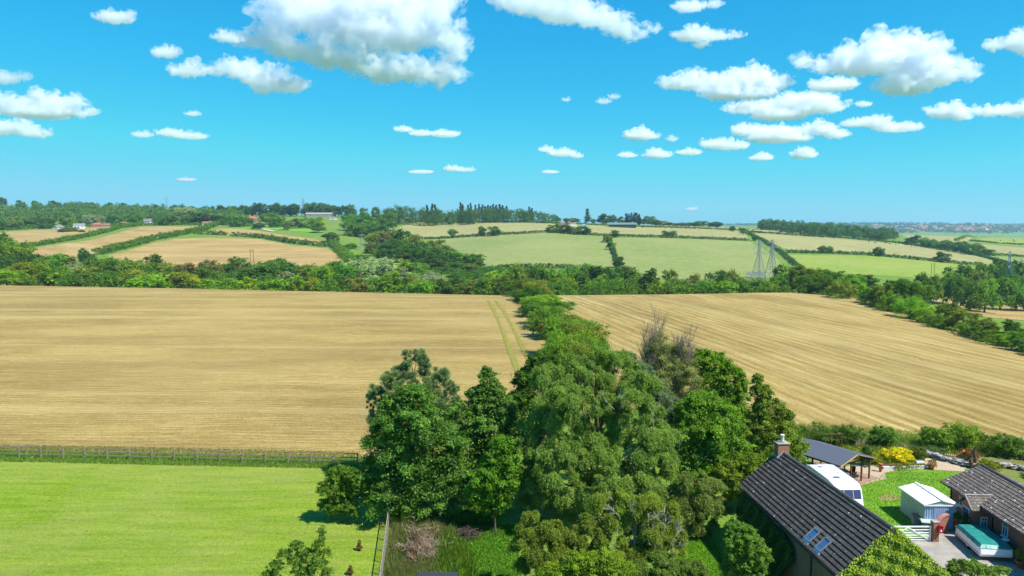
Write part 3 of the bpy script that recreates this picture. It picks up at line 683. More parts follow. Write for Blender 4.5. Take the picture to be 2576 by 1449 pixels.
# trees of the valley right of the bright pasture
for (x, yt, w, Y, c, k) in [(2330,690,50,330,'dark','round'),(2350,694,40,345,'mid','round'),(2375,688,55,360,'olive','round'),(2400,690,50,350,'mid','broad'),(2440,700,60,330,'mid','broad'),(2420,668,70,430,'dark','broad'),(2465,664,75,440,'mid','broad'),(2500,668,60,450,'dark','broad'),(2508,652,26,520,'dark','round'),
      (2530,660,60,470,'dark','broad'),(2480,705,60,330,'bright','broad'),(2520,700,60,350,'mid','broad'),(2560,705,60,350,'mid','broad'),(2572,655,50,480,'deep','broad'),(2600,665,60,430,'dark','broad'),(2470,684,50,400,'olive','round'),(2550,690,60,400,'dark','broad'),(2610,700,60,350,'mid','broad')]:
    o = tree_px('tree', k, c, x, yt, Y, w, None, 'tree', 'valley trees round the right-hand tower')
    later(o, WORD[c]+(' spreading' if k == 'broad' else ' rounded')+' tree left of the right-hand tower' if x < 2535 else WORD[c]+' tree behind the right-hand tower')
# central hedge of overgrown bushes running away from the big birch
CH = [(1300,706,60,258,'mid','bush'),(1330,702,66,248,'olive','broad'),(1315,730,60,232,'dark','bush'),(1350,708,64,225,'olive','broad'),(1362,742,80,200,'bright','bush'),(1395,758,90,176,'mid','broad'),(1372,772,70,168,'mid','bush'),(1415,792,85,152,'olive','bush'),(1432,802,100,132,'mid','broad'),(1470,812,90,124,'olive','broad'),(1450,838,110,114,'bright','bush'),(1420,850,80,112,'mid','bush'),(1490,850,80,108,'mid','bush')]
CH = [(x, yt, w*(1.12 if Y > 180 else 1.3), Y, c, k) for x, yt, w, Y, c, k in CH]+[(1340,722,60,222,'dark','bush'),(1338,760,60,190,'dark','bush'),(1385,775,80,155,'mid','bush'),(1405,832,80,122,'bright','bush'),(1465,862,90,100,'olive','bush'),(1500,872,70,98,'mid','bush')]
for (x, yt, w, Y, c, k) in CH:
    o = tree_px('bush', k, c, x, yt, Y, w, None, 'bush', 'overgrown hedge between the stubble fields', hi=True)
    later(o, WORD[c]+' bush in the hedge between the stubble fields')

vs = []
for (x, yt, w, Y, c, k) in RB+CH:
    for q in range(7):
        p = atY(x+rs.uniform(-.5, .5)*w, 700, Y*rs.uniform(.97, 1.03)); vs.append((p.x, p.y, rs.uniform(1, 1.8), rs.uniform(1, 2.4)))
leafmass('scrub', vs, 60000, .22, 9, (.12, .22, .025), kind='stuff')

# ------------------------------------------------------------------ wooded gully behind the pylons
for (x, yt, w, Y, c, k) in [(885,540,55,850,'hill','broad'),(915,537,60,860,'mid','broad'),(950,540,50,880,'hill','round'),(975,538,45,900,'mid','round'),(895,560,60,780,'mid','broad'),(930,562,60,770,'hill','broad'),(960,565,50,760,'hill','broad'),(830,585,36,700,'dark','round'),
      (945,582,50,690,'olive','broad'),(975,584,45,660,'brown','round'),(1010,578,66,640,'dark','broad'),(1040,592,50,620,'olive','round'),(985,602,60,600,'dark','broad'),(1045,608,72,560,'deep','broad'),(1020,620,60,550,'dark','broad'),(1102,604,50,590,'olive','round'),(1080,622,70,540,'dark','broad'),(1125,625,70,535,'dark','broad'),(1150,632,66,520,'mid','broad'),
      (1190,640,62,500,'dark','broad'),(1110,640,80,500,'deep','broad'),(1160,660,80,480,'dark','broad'),(1090,650,60,495,'dark','broad'),(1130,672,80,465,'deep','broad'),(1185,668,64,470,'dark','broad'),(1025,655,60,475,'bright','bush'),(1055,662,50,470,'mid','bush'),(955,620,40,600,'mid','bush'),(880,612,40,650,'mid','bush'),(905,640,50,570,'mid','bush'),(935,612,40,620,'olive','round'),(970,625,50,585,'dark','broad'),(1160,690,70,440,'dark','broad'),(1200,690,50,430,'deep','round')]:
    o = tree_px('bush' if k == 'bush' else 'tree', k, c, x, yt, Y, w, None, 'bush' if k == 'bush' else 'tree', 'trees of the wooded gully')
    later(o, WORD[c]+(' bush' if k == 'bush' else ' tree')+(' high in the gully wood behind the pylons' if x < 1000 else ' in the gully wood left of the pastures'))

# ------------------------------------------------------------------ far hill trees
HG = 'trees of the wooded left hill'
pal = ['hill', 'hill', 'mid', 'dark', 'dark', 'deep', 'olive', 'silver', 'bright', 'mid']
rh = random.Random(21)
def skyline(x):                                # top of the wood along the left hill
    return np.interp(x, [-100, 20, 40, 110, 160, 230, 300, 400, 470, 540, 640, 720, 800, 870, 900], [505, 499, 508, 512, 510, 513, 514, 521, 518, 522, 516, 516, 514, 519, 530])
lowedge = lambda x: np.interp(x, [-100, 0, 120, 260, 330, 520, 600, 800, 880], [592, 582, 573, 568, 567, 566, 572, 566, 560])
def hill_tree(x, yb, h, c, k, label, group, split=False):
    p = hit(x, yb, FM); w = h*{'round': .95, 'broad': 1.25, 'tall': .5, 'poplar': .2, 'bush': 1.5}[k]
    return put_tree('tree', k, c, p.x, p.y, h, w, label, 'tree', group, split=split)
n = 0
for x in range(-60, 560, 24):                  # first rank behind the fields and houses
    xx = x+rh.uniform(-8, 8); c = rh.choice(pal); k = rh.choice(['broad', 'broad', 'round'])
    hill_tree(xx, lowedge(xx)-rh.uniform(1, 4), rh.uniform(9, 14), c, k, 'broadleaf tree in the front rank of the left hill wood', HG)
for i in range(30):                            # along the skyline
    xx = -50+i*32+rh.uniform(-10, 10)
    p = atY(xx, float(skyline(xx))-rh.uniform(-4, 6), rh.uniform(1320, 1400)); zt = tz(p.x, p.y); h = max(9, p.z-zt)
    put_tree('tree', rh.choice(['broad', 'round', 'round', 'tall']), rh.choice(['hill', 'dark', 'deep']), p.x, p.y, h, h*rh.uniform(.8, 1.2), 'dark tree breaking the skyline of the left hill', 'tree', 'skyline trees of the left hill', split=False)
wsp = []
for i in range(520):                           # the mass of the wood behind them
    xx = rh.uniform(-90, 600); f = rh.uniform(.05, .98); yb = lowedge(xx)*(1-f)+(skyline(xx)+8)*f
    d = hit(xx, yb, FM); r = rh.uniform(4, 8); wsp.append((d.x, d.y, r, rh.uniform(9, 15)))
leafmass('woodland', wsp, 170000, 1.7, 31, (.105, .19, .036), kind='stuff')
# hedgerow trees along the top of the left hill, right half
for x, yt, wpx in [(560,517,30),(585,519,26),(607,517,24),(630,519,22),(655,511,34),(688,511,30),(705,516,22),(735,514,34),(775,518,30),(792,510,30),(815,514,30),(838,518,26),(862,518,26),(880,515,22),(915,523,18),(945,521,20)]:
    o = tree_px('tree', rh.choice(['round', 'broad']), rh.choice(['dark', 'deep', 'hill']), x, yt, 1170, wpx*1.15, None, 'tree', 'trees along the top hedge of the left hill', split=False)
    later(o, 'dark round tree on the ridge by the long barn')
# garden trees among the hill houses
for x, yt, Y, wpx, c in [(170,571,800,50,'olive'),(205,580,790,18,'olive'),(252,577,810,16,'brown'),(425,540,900,46,'mid'),(520,534,930,80,'dark'),(470,522,980,60,'silver'),(165,549,930,16,'copper'),(260,546,950,40,'yellow'),(370,544,960,50,'hill'),(598,540,880,44,'mid'),(680,535,940,56,'mid'),(695,545,880,40,'hill'),(770,548,870,44,'mid'),(800,545,880,26,'yellow'),(800,560,800,36,'mid'),(740,550,860,30,'dark'),(650,560,840,30,'dark'),(720,555,830,24,'olive'),(620,548,900,40,'hill'),(560,552,920,36,'mid'),(120,562,860,40,'hill'),(80,555,880,50,'mid'),(20,560,860,60,'hill'),(310,560,880,22,'bright'),(840,590,690,26,'dark')]:
    o = tree_px('tree', 'round' if wpx < 40 else 'broad', c, x, yt, Y, wpx, None, 'tree', 'garden trees among the hill houses', split=False)
    later(o, WORD[c]+' tree among the left hill houses')
# poplars and the wood in front of them
for x, yt in [(1074,516),(1087,513),(1095,515),(1158,510),(1163,514),(1178,516),(1184,512),(1196,516),(1205,514),(1213,515),(1220,519),(1228,516),(1234,518),(1241,514),(1249,516),(1257,514),(1265,517),(1274,519),(1331,521),(1338,524),(1576,537),(1582,538),(1588,536),(1596,535),(1602,536),(1608,539)]:
    o = tree_px('poplar', 'poplar', (.045, .075, .03), x, yt, 1120, 9, 'thin grey-green poplar', 'poplar', 'row of thin poplars on the skyline', split=False)
    later(o, 'thin grey-green poplar in the skyline row' if x < 1400 else 'thin poplar in the small far clump by the farm')
o = tree_px('poplar', 'poplar', 'deep', 1478, 526, 1100, 15, 'single tall dark poplar standing apart on the skyline', 'poplar', split=False)
wsp = []
for i in range(120):
    x = rh.uniform(975, 1408); yt = float(np.interp(x, [975, 1020, 1060, 1140, 1200, 1300, 1390, 1410], [524, 519, 529, 531, 527, 528, 538, 546]))+rh.uniform(-3, 5); Y = rh.uniform(1000, 1090)
    p = atY(x, yt, Y); h = max(6, p.z-tz(p.x, p.y)); wsp.append((p.x, p.y, h*.4, h))
leafmass('woodland', wsp, 70000, 1.2, 32, (.085, .17, .026), kind='stuff')
for x, yt, c, wpx in [(1511,542,'deep',14),(1523,538,'dark',22),(1541,541,'dark',16),(1560,545,'hill',14),(1630,544,'hill',26),(1650,552,'hill',22),(1425,549,'dark',14),(1440,548,'silver',14),(1450,549,'dark',16),(1493,551,'hill',14),(1520,552,'mid',22),(1670,556,'dark',20),(1690,560,'dark',20),(1740,560,'deep',26),(1760,556,'dark',30),(1800,558,'deep',30),(1400,545,'hill',20),(1575,552,'mid',20),(1610,550,'mid',20),(1712,560,'hill',26)]:
    o = tree_px('tree', 'round', c, x, yt, 1150, wpx*1.2, None, 'tree', 'trees round the far farm', split=False)
    later(o, WORD[c]+' tree round the far farm on the skyline')
# long wood on the right-hand ridge
wsp = []
for i in range(210):
    x = rh.uniform(1910, 2250); f = rh.random(); yb = np.interp(x, [1910, 1990, 2080, 2250], [577, 587, 596, 606])-f*np.interp(x, [1910, 1960, 2100, 2250], [6, 12, 14, 8])
    d = hit(x, float(yb), FM); wsp.append((d.x, d.y, rh.uniform(4, 8), rh.uniform(8, 16)))
leafmass('woodland', wsp, 70000, 1.6, 33, (.08, .165, .034), kind='stuff')
for x, yt, c, Y in [(2290,596,'deep',930),(2305,592,'dark',930),(2325,598,'mid',900),(2345,602,'hill',880),(2365,606,'mid',860),(2385,604,'hill',850),(2405,610,'mid',830),(2425,608,'hill',820),(2440,614,'hill',800),(2460,612,'olive',810),(2478,626,'mid',790),(2490,628,'hill',780)]:
    o = tree_px('tree', 'round', c, x, yt, Y, 26, None, 'tree', 'trees trailing from the ridge wood', split=False)
    later(o, WORD[c]+' tree in the strip right of the ridge wood')
# single round hedgerow trees in the fields
for x, yt, wpx, yb, lb in [(1139,579,18,597,'lone round tree left in the upper hedge of the left pasture'),(1213,573,15,594,'left one of a pair of round trees in the upper pasture hedge'),(1244,573,23,593,'right one of a pair of round trees in the upper pasture hedge'),
        (1386,569,16,586,'round tree just left of a clump in the upper pasture hedge'),(1408,566,20,586,'tallest tree of the clump in the upper pasture hedge'),(1428,568,22,588,'second tree of the clump in the upper pasture hedge'),(1452,572,22,590,'low spreading tree of the clump in the upper pasture hedge'),(1475,573,20,591,'last tree of the clump in the upper pasture hedge'),
        (1548,582,16,598,'round tree above the top of the dividing hedge'),(1527,592,17,610,'highest of the three trees in the dividing hedge'),(1538,611,18,628,'middle of the three trees in the dividing hedge'),(1555,650,22,674,'lowest of the three trees in the dividing hedge'),
        (1675,583,16,597,'left one of two touching trees over the right pasture'),(1690,583,18,597,'right one of two touching trees over the right pasture'),(1842,570,12,582,'small tree at the left top corner of the hay meadow'),(1870,576,14,590,'small tree on the track hedge below the top corner'),(1898,594,12,606,'smallest tree on the track hedge above the twin towers'),
        (2068,621,15,637,'left one of a close pair in the hay meadow hedge'),(2086,622,14,637,'right one of a close pair in the hay meadow hedge'),(2210,625,20,645,'lone middle tree in the hay meadow hedge'),(2372,637,26,660,'bushy lone tree at the right of the hay meadow hedge')]:
    b = hit(x, yb, FM); p = atY(x, yt, b.y); put_tree('tree', 'round', rh.choice(['dark', 'dark', 'mid']), b.x, b.y, (p.z-b.z)*1.12+.3, wpx*1.3*b.y/F, lb, 'tree', 'hedgerow trees on the far pastures')
# clipped field hedges
def hedge(px, h, w, label, colr='dark', group='clipped field hedges', seed=1, ymin=FM, size=None, dens=1.0):
    P = [hit(x, y, ymin) for x, y in px]; sp_ = []
    for a, b in zip(P, P[1:]):
        L = (b-a).length; k = max(1, int(L/(w*.7)))
        for t in range(k):
            q = a.lerp(b, t/k); sp_.append((q.x+rs.uniform(-.2, .2)*w, q.y+rs.uniform(-.2, .2)*w, w*rs.uniform(.5, .72), h*rs.uniform(.85, 1.2)))
    Ym = sum(p.y for p in P)/len(P); s = size or max(.25, Ym*.0011)
    n = int(min(60000, max(2500, len(sp_)*w*h/s/s*11*dens)))
    return leafmass('hedge', sp_, n, s, seed, colr, label, 'hedge', group)
HD = [([(1055,601),(1150,598),(1300,589),(1385,585),(1420,588),(1520,594),(1700,599),(1885,606)], 2.6, 3, 'long dark hedge with round trees above the middle pastures', 'deep'),
 ([(1529,598),(1538,622),(1548,650),(1556,674)], 2.4, 3, 'short dark hedge splitting the two middle pastures', 'deep'),
 ([(1862,578),(1890,592),(1930,614),(1962,634),(1992,660),(2026,690)], 2.8, 3.5, 'dark hedge running downhill beside the pale farm track', 'deep'),
 ([(1980,636),(2090,638),(2200,643),(2330,656),(2478,670)], 3, 3.5, 'dark hedge with lone trees between hay meadow and bright pasture', 'deep'),
 ([(1206,690),(1240,680),(1300,675),(1350,674),(1440,676)], 3, 3.5, 'dark hedge curving round a sliver of vivid grass', 'deep'),
 ([(50,625),(117,615),(195,601),(262,586),(299,575),(359,567)], 4, 5, 'thick green hedge between the two left hill fields', 'mid'),
 ([(246,641),(325,622),(390,604),(443,594),(500,583),(530,573),(545,568)], 5, 6, 'thick green hedge between the middle and the curved hill field', 'mid'),
 ([(495,589),(530,590),(573,592)], 4, 5, 'short clipped hedge left of the field gateway', 'dark'),
 ([(586,594),(656,598.5),(734,612),(826,621)], 4, 5, 'clipped dark hedge right of the field gateway', 'dark'),
 ([(836,618),(855,634),(872,652),(890,668)], 5, 7, 'bushy hedge round the right corner of the curved field', 'mid'),
 ([(1028,560),(1100,557),(1250,560),(1400,563),(1480,566)], 2.5, 3, 'dark hedge along the foot of the plantation', 'deep'),
 ([(1480,566),(1600,571),(1740,575),(1880,581)], 2.2, 2.6, 'thin hedge between hay meadow and cattle field', 'dark'),
 ([(1880,584),(2000,593),(2120,600),(2260,612),(2420,634),(2500,654),(2560,672)], 2.5, 3, 'long dark hedge below the ridge wood', 'deep'),
 ([(2440,606),(2500,612),(2576,617),(2660,620)], 2.2, 2.6, 'dark hedge between the small far right fields', 'deep'),
 ([(2430,637),(2500,642),(2576,646),(2660,648)], 2.2, 3, 'low hedge under the tan field at the right edge', 'deep'),
 ([(2270,724),(2360,735),(2440,745),(2520,750),(2640,756)], 4, 5, 'bushy hedge in front of the right-hand tower', 'mid'),
 ([(20,580),(120,573),(270,569),(420,567),(540,566)], 3, 4, 'garden hedge along the foot of the hill houses', 'mid'),
 ([(545,527),(640,529),(740,531),(860,534)], 2.5, 3, 'hedge under the ridge trees by the long barn', 'deep'),
 ([(2455,596),(2420,600),(2405,606)], 3, 4, 'pale scrubby hedge curling round the small green field', 'olive')]
for i, (px, h, w, lb, c) in enumerate(HD): hedge(px, h, w, lb, c, seed=40+i)
settle()
# ------------------------------------------------------------------ garden trees in front
def lobes_px(px, Y, seed, dep=.8, jit=.35):
    g = random.Random(seed); out = []
    for l in px:
        x, y, rx, ry = l[:4]; k = Y/F/.98; r = .5*(rx+ry)*k
        dy = l[4] if len(l) > 4 else g.uniform(-jit, jit)*r
        p = atY(x, y, Y+dy); out.append((p.x, p.y, p.z, rx*k, r*dep, ry*k))
    return out
def near_tree(label, cat, Y, basex, px, n, size, seed, colr, mode='broad', r0=.18, bark=None, m=None, clump=.3, top=None, name='tree', twigs=2, wl=.62, fill=.14, dep=.85, frac=.3):
    lb = lobes_px(px, Y, seed, dep); bx = atY(basex, 1000, Y).x; base = Vector((bx, Y, tz(bx, Y)))
    lb = [(l[0]-base.x, l[1]-base.y, max(l[2]-base.z, l[5]*.75), l[3], l[4], l[5]) for l in lb]
    t = thing(name, base, label, cat, 'trees and shrubs of the garden')
    o = link('crown', crown('crown', lb, n, size, seed, mode, clump, m=m, wl=wl, fill=fill), t)
    c = COLR[colr] if isinstance(colr, str) else colr; o.color = (*c, 1)
    link('trunk', limbs('trunk', (0, 0, -.05), lb, r0, seed, bark, twigs=twigs, top=top, frac=frac), t)
    return t
T_ = near_tree
T_('dull green pine rising behind the dark sycamore at the field edge', 'tree', 66, 1040, [(1045,922,36,40),(1000,975,50,50),(1088,975,55,50),(946,1005,26,36),(968,1040,40,45),(1132,1005,26,45),(1050,1010,70,55),(1105,1050,50,50),(1000,1080,60,50)], 144000, .26, 101, (.16,.23,.085), 'needle', .28, m=M_needle, clump=.2)
T_('dark green sycamore, broadest and darkest tree left of the birch', 'tree', 57, 1050, [(1045,1010,52,42),(1000,1040,52,46),(1050,1075,78,60),(972,1110,52,55),(1095,1120,70,60),(1020,1140,80,60),(950,1190,50,55),(1050,1200,90,70),(985,1245,70,50),(1130,1190,55,65),(1090,1255,80,45),(940,1235,35,40)], 192000, .17, 102, (.1,.215,.02), r0=.3, clump=.27, m=M_leafg)
T_('dark narrow tree with a pointed top between sycamore and birch', 'tree', 61, 1225, [(1225,955,22,30),(1238,985,32,26),(1200,1000,28,28),(1225,1020,48,36),(1262,1040,40,40),(1165,1050,36,40),(1205,1070,55,45),(1250,1100,55,50),(1180,1120,50,55),(1225,1150,65,55),(1280,1080,35,50),(1200,1215,65,55)], 144000, .18, 103, (.1,.205,.022), r0=.22, clump=.27, m=M_leafg)
T_('fresh bright green shrub at the foot of the dark pointed tree', 'shrub', 54.5, 1245, [(1262,1125,30,30),(1248,1165,36,32),(1285,1180,30,34),(1220,1205,38,30),(1262,1225,45,30),(1205,1245,40,30),(1240,1265,45,30)], 54400, .15, 104, (.15,.31,.02), r0=.09, name='shrub')
T_('dark leafy tree half hidden behind the left side of the birch', 'tree', 65, 1345, [(1352,925,32,30),(1385,915,26,22),(1325,960,32,34),(1345,985,42,40),(1308,1015,32,36),(1330,1050,42,50),(1310,1100,34,50)], 83200, .17, 105, (.085,.18,.018), r0=.2, clump=.27)
T_('light yellow-green fruit tree on the paddock edge casting a short shadow', 'fruit tree', 56.5, 855, [(862,1190,36,16),(850,1215,40,24),(828,1235,30,16),(872,1235,32,24),(855,1260,34,18),(893,1205,22,22),(815,1232,18,8),(850,1280,38,16),(880,1278,28,16),(825,1268,26,14)], 38400, .13, 106, (.13,.235,.02), r0=.09, name='fruit_tree')
T_('huge drooping olive green birch in the middle of the garden', 'birch', 56.5, 1500, [(1440,925,55,34,3),(1500,905,50,28,3),(1548,920,60,36,3),(1390,965,55,50,2),(1460,975,80,58,2),(1550,985,75,55,2),(1610,985,50,48,1),(1365,1045,58,55,1),(1440,1060,80,60,0),(1530,1070,85,62,1),(1610,1070,65,60,0),(1660,1120,45,55,1),
    (1360,1120,55,50,-.5),(1420,1140,62,46,-2.2),(1500,1150,85,60,-1),(1590,1160,85,60,-1),(1655,1200,52,55,-.5),(1350,1210,50,60,0),(1420,1220,75,58,-1.5),(1510,1240,85,56,-2),(1600,1250,75,48,-1.5),(1370,1280,45,40,-.5),(1460,1290,65,36,-1.5),(1580,1120,60,50,-1),(1640,1150,45,45,-1),(1560,1210,70,50,-2),(1450,1010,60,45,-1.5),(1570,1020,60,45,-1),(1500,1190,60,40,-3),(1400,1180,45,40,-3)], 480000, .125, 107, (.2,.3,.055), 'strand', .26, None, clump=.3, twigs=3, wl=.5, dep=.75, name='birch_tree')
T_('grey-green willow-like tree showing behind the right shoulder of the birch', 'tree', 63, 1650, [(1575,900,26,16),(1612,935,30,24),(1645,985,28,32),(1668,1020,36,40),(1690,1075,36,46),(1650,1060,40,50),(1700,1130,36,50)], 80000, .15, 108, (.19,.26,.12), r0=.16, clump=.26, wl=.42)
T_('leafy green ash with a rounded top right of the half-dead tree', 'tree', 73, 1805, [(1772,905,36,26),(1800,925,45,34),(1838,955,38,36),(1790,965,45,38),(1852,1000,30,38),(1815,1005,50,42),(1845,1050,38,40),(1790,1040,42,45),(1825,1090,45,40)], 96000, .19, 109, (.165,.3,.018), r0=.2, clump=.24)
T_('mid green broadleaf tree in front of the ash beside the barn', 'tree', 60.5, 1775, [(1762,1012,40,30),(1800,1035,45,34),(1735,1050,40,40),(1775,1075,60,45),(1830,1085,42,45),(1720,1110,40,46),(1785,1130,65,50),(1845,1145,38,45),(1735,1170,48,46),(1800,1190,58,46),(1750,1215,45,36)], 128000, .16, 110, (.15,.28,.022), r0=.2, clump=.26)
T_('olive hawthorn-like tree with a thin leafy spire beside the chimney', 'tree', 67, 1930, [(1906,955,14,16),(1922,985,20,18),(1895,985,12,14),(1918,1020,26,22),(1945,1035,36,30),(1905,1055,36,32),(1965,1065,32,36),(1935,1090,50,38),(1890,1110,36,40),(1975,1110,34,38),(1945,1145,52,40),(1895,1165,42,42)], 115200, .16, 111, (.23,.31,.034), r0=.17, clump=.26)
T_('sunlit shrub with yellowing sprays against the barn gable end', 'shrub', 58.5, 1915, [(1870,1180,36,36),(1905,1180,42,38),(1950,1160,40,38),(1985,1140,30,40),(1850,1225,34,34),(2010,1125,22,26),(1885,1225,34,30),(1830,1200,34,36)], 60000, .14, 112, (.2,.29,.024), r0=.09, name='shrub')
T_('pale olive willow shrub between the birch and the barn', 'shrub', 53.5, 1760, [(1745,1215,40,28),(1785,1235,40,32),(1720,1250,36,34),(1760,1270,52,36),(1800,1280,32,34),(1730,1305,40,36),(1775,1315,42,28)], 73600, .12, 113, (.18,.235,.05), 'strand', .1, clump=.34, name='shrub', wl=.45)
T_('tangled old apple tree with lichen-grey twigs in front of the birch', 'apple tree', 46.5, 1600, [(1545,1262,48,26),(1600,1270,55,30),(1655,1290,46,34),(1510,1310,48,36),(1570,1320,60,42),(1640,1340,58,44),(1690,1365,34,44),(1545,1375,50,38),(1620,1400,65,40)], 160000, .095, 114, (.22,.285,.035), 'strand', .16, M_dead, clump=.34, twigs=5, name='apple_tree', wl=.55)
T_('dark-centred apple tree left of the tangled one near the bottom edge', 'apple tree', 45, 1390, [(1345,1325,36,32),(1385,1345,40,36),(1325,1370,34,40),(1370,1395,50,42),(1430,1370,45,36),(1480,1345,40,30),(1335,1425,40,34),(1410,1425,58,34)], 128000, .1, 115, (.19,.25,.03), 'strand', .13, clump=.34, twigs=3, name='apple_tree', wl=.55)
T_('bright leafy bush along the bottom edge below the apple trees', 'bush', 42.5, 1480, [(1400,1440,48,26),(1460,1420,46,30),(1520,1415,48,30),(1560,1440,45,28),(1480,1455,70,26)], 89600, .11, 116, (.23,.34,.025), 'broad', .07, clump=.26, name='bush')
T_('bleached lower bush below the grey twigs at the bottom edge', 'bush', 43, 1650, [(1610,1440,40,26),(1660,1425,42,30),(1700,1440,40,24),(1740,1432,34,20)], 57600, .11, 117, (.16,.23,.04), 'strand', .07, M_dead, twigs=5, name='bush', wl=.5)
T_('leafy elder bush standing alone in front of the barn wall', 'bush', 44.5, 1872, [(1845,1330,22,22),(1868,1345,32,26),(1848,1375,30,32),(1888,1375,36,34),(1865,1410,46,36),(1908,1400,28,34),(1850,1445,40,30),(1900,1440,36,30)], 80000, .11, 118, (.15,.28,.035), r0=.08, clump=.28, name='bush')
T_('loose-leaved cherry sapling in the paddock at the bottom edge', 'sapling', 42, 760, [(812,1342,8,22),(800,1372,18,14),(745,1372,20,12),(715,1395,22,12),(770,1395,26,16),(820,1395,22,12),(745,1415,28,14),(800,1420,28,16),(695,1425,24,12),(765,1440,34,14),(680,1445,26,10),(825,1440,18,10)], 9000, .16, 119, (.13,.23,.028), r0=.05, clump=.4, name='sapling', wl=.4, fill=.3)
T_('light green leafy shrub poking up at the bottom right corner', 'shrub', 42.5, 2430, [(2415,1425,34,16),(2450,1432,36,18),(2385,1445,30,12),(2490,1440,26,12),(2520,1436,20,10)], 22400, .14, 120, (.16,.26,.035), r0=.05, name='shrub', wl=.4)
# bare half-dead tree with upright twigs
def bare(mb, p, d, L, r, lev, g, spread=.45, upb=.25, kids=4):
    pts = [p]; q = p.copy(); dd = d.copy(); n = 5
    for i in range(n):
        dd = (dd+Vector((g.gauss(0, .09), g.gauss(0, .09), upb*.25))).normalized(); q = q+dd*L/n; pts.append(q.copy())
    mb.tube(pts, [r*(1-.75*i/n) for i in range(n+1)], 5 if lev > 1 else 4, cap=False)
    if lev > 0:
        for k in range(kids):
            t = g.uniform(.25, .98); i = min(n-1, int(t*n)); s = pts[i].lerp(pts[i+1], t*n-i)
            e = (dd+Vector((g.gauss(0, spread), g.gauss(0, spread), g.gauss(upb, spread*.6)))).normalized()
            bare(mb, s, e, L*g.uniform(.42, .68), max(r*.5, .011), lev-1, g, spread, upb, kids)
def bare_mesh(name, stems, m, seed, lev=3, kids=5, spread=.42, upb=.3):
    g = random.Random(seed); mb = MB()
    for p, d, L, r in stems: bare(mb, Vector(p), Vector(d).normalized(), L, r, lev, g, spread, upb, kids)
    me = bpy.data.meshes.new(name); me.from_pydata(mb.v, [], mb.f); me.materials.append(m); me.update(); return me
Yd = 71; bx = atY(1690, 1000, Yd).x
t = thing('dead_tree', (bx, Yd, 0), 'half-dead tree with bare brown upright twigs above the birch', 'tree', 'trees and shrubs of the garden')
st = []
for x0, y0, x1, y1 in [(1672,1040,1652,800),(1680,1040,1690,850),(1660,1040,1622,860),(1695,1040,1728,880),(1668,960,1645,850),(1690,1000,1705,860),(1700,1080,1752,930),(1655,1080,1610,930),(1705,1100,1720,960),(1715,1120,1760,990),(1690,1010,1760,880),(1665,1010,1605,905),(1700,980,1745,840),(1660,1000,1630,820)]:
    a, b = atY(x0, y0, Yd), atY(x1, y1, Yd); st.append((a-Vector((bx, Yd, 0)), b-a, (b-a).length*.66, .045))
tm = MB(); tm.tube([(0, 0, -.1), (-.1, 0, 3), (-.35, 0, 6), (-.5, 0, 9)], [.26, .22, .16, .1], 8); tm.tube([(0, 0, 1.5), (.5, .1, 4), (.7, 0, 6.5)], [.16, .13, .08], 7)
tm.build('trunk', M_bark, t, True)
link('bare_branches', bare_mesh('bare_branches', st, M_twig, 7, 3, 8, .42, .36), t)
lb = lobes_px([(1650,895,30,40),(1690,900,34,40),(1735,950,34,44),(1610,965,30,44),(1640,960,44,46),(1690,940,40,46),(1728,985,36,46),(1620,1010,30,40),(1680,1020,56,52),(1660,870,22,30),(1712,930,26,36),(1640,1015,30,40),(1740,1020,30,40),(1740,1050,34,46),(1650,1090,46,50),(1705,1105,46,46)], Yd, 9)
lb = [(l[0]-bx, l[1]-Yd, l[2], l[3], l[4], l[5]) for l in lb]
o = link('crown', crown('crown', lb, 110000, .13, 55, 'broad', .4, wl=.5, fill=.3), t); o.color = (.22, .25, .075, 1)
# grey twigs tangled through the apple tree: part of it
ap = [o for o in bpy.data.objects if o.name.startswith('apple_tree')][0]
st = []
for x0, y0, x1, y1 in [(1660,1370,1690,1300),(1680,1390,1720,1320),(1650,1400,1640,1330),(1690,1410,1705,1350),(1600,1310,1590,1265),(1620,1330,1660,1290),(1560,1300,1530,1275),(1700,1400,1745,1370),(1670,1420,1720,1400),(1640,1300,1620,1270)]:
    a, b = atY(x0, y0, 45.2), atY(x1, y1, 45.0); st.append((a-ap.location, b-a, (b-a).length*.8, .018))
for i, q in enumerate(st[:7]): link('dead_twig', bare_mesh('dead_twig', [q], M_dead, 12+i, 2, 5, .6, .1), ap)
# white limbs showing through the birch
bi = [o for o in bpy.data.objects if o.name.startswith('birch_tree')][0]
st = []
for x0, y0, x1, y1 in [(1545,1030,1500,990),(1548,1032,1520,975),(1552,1035,1545,975),(1560,1030,1575,985),(1480,1020,1440,975),(1500,1060,1485,1020),(1700,1160,1720,1110),(1610,1200,1630,1150),(1400,1180,1380,1150),(1640,1090,1650,1040),(1545,1250,1520,1210)]:
    a, b = atY(x0, y0, 55.2), atY(x1, y1, 54.4); st.append((a-bi.location, b-a, (b-a).length*1.0, .032))
for i, q in enumerate(st[::3]): link('white_limb', bare_mesh('white_limb', [q], M_birch, 15+i, 1, 3, .4, .2), bi)

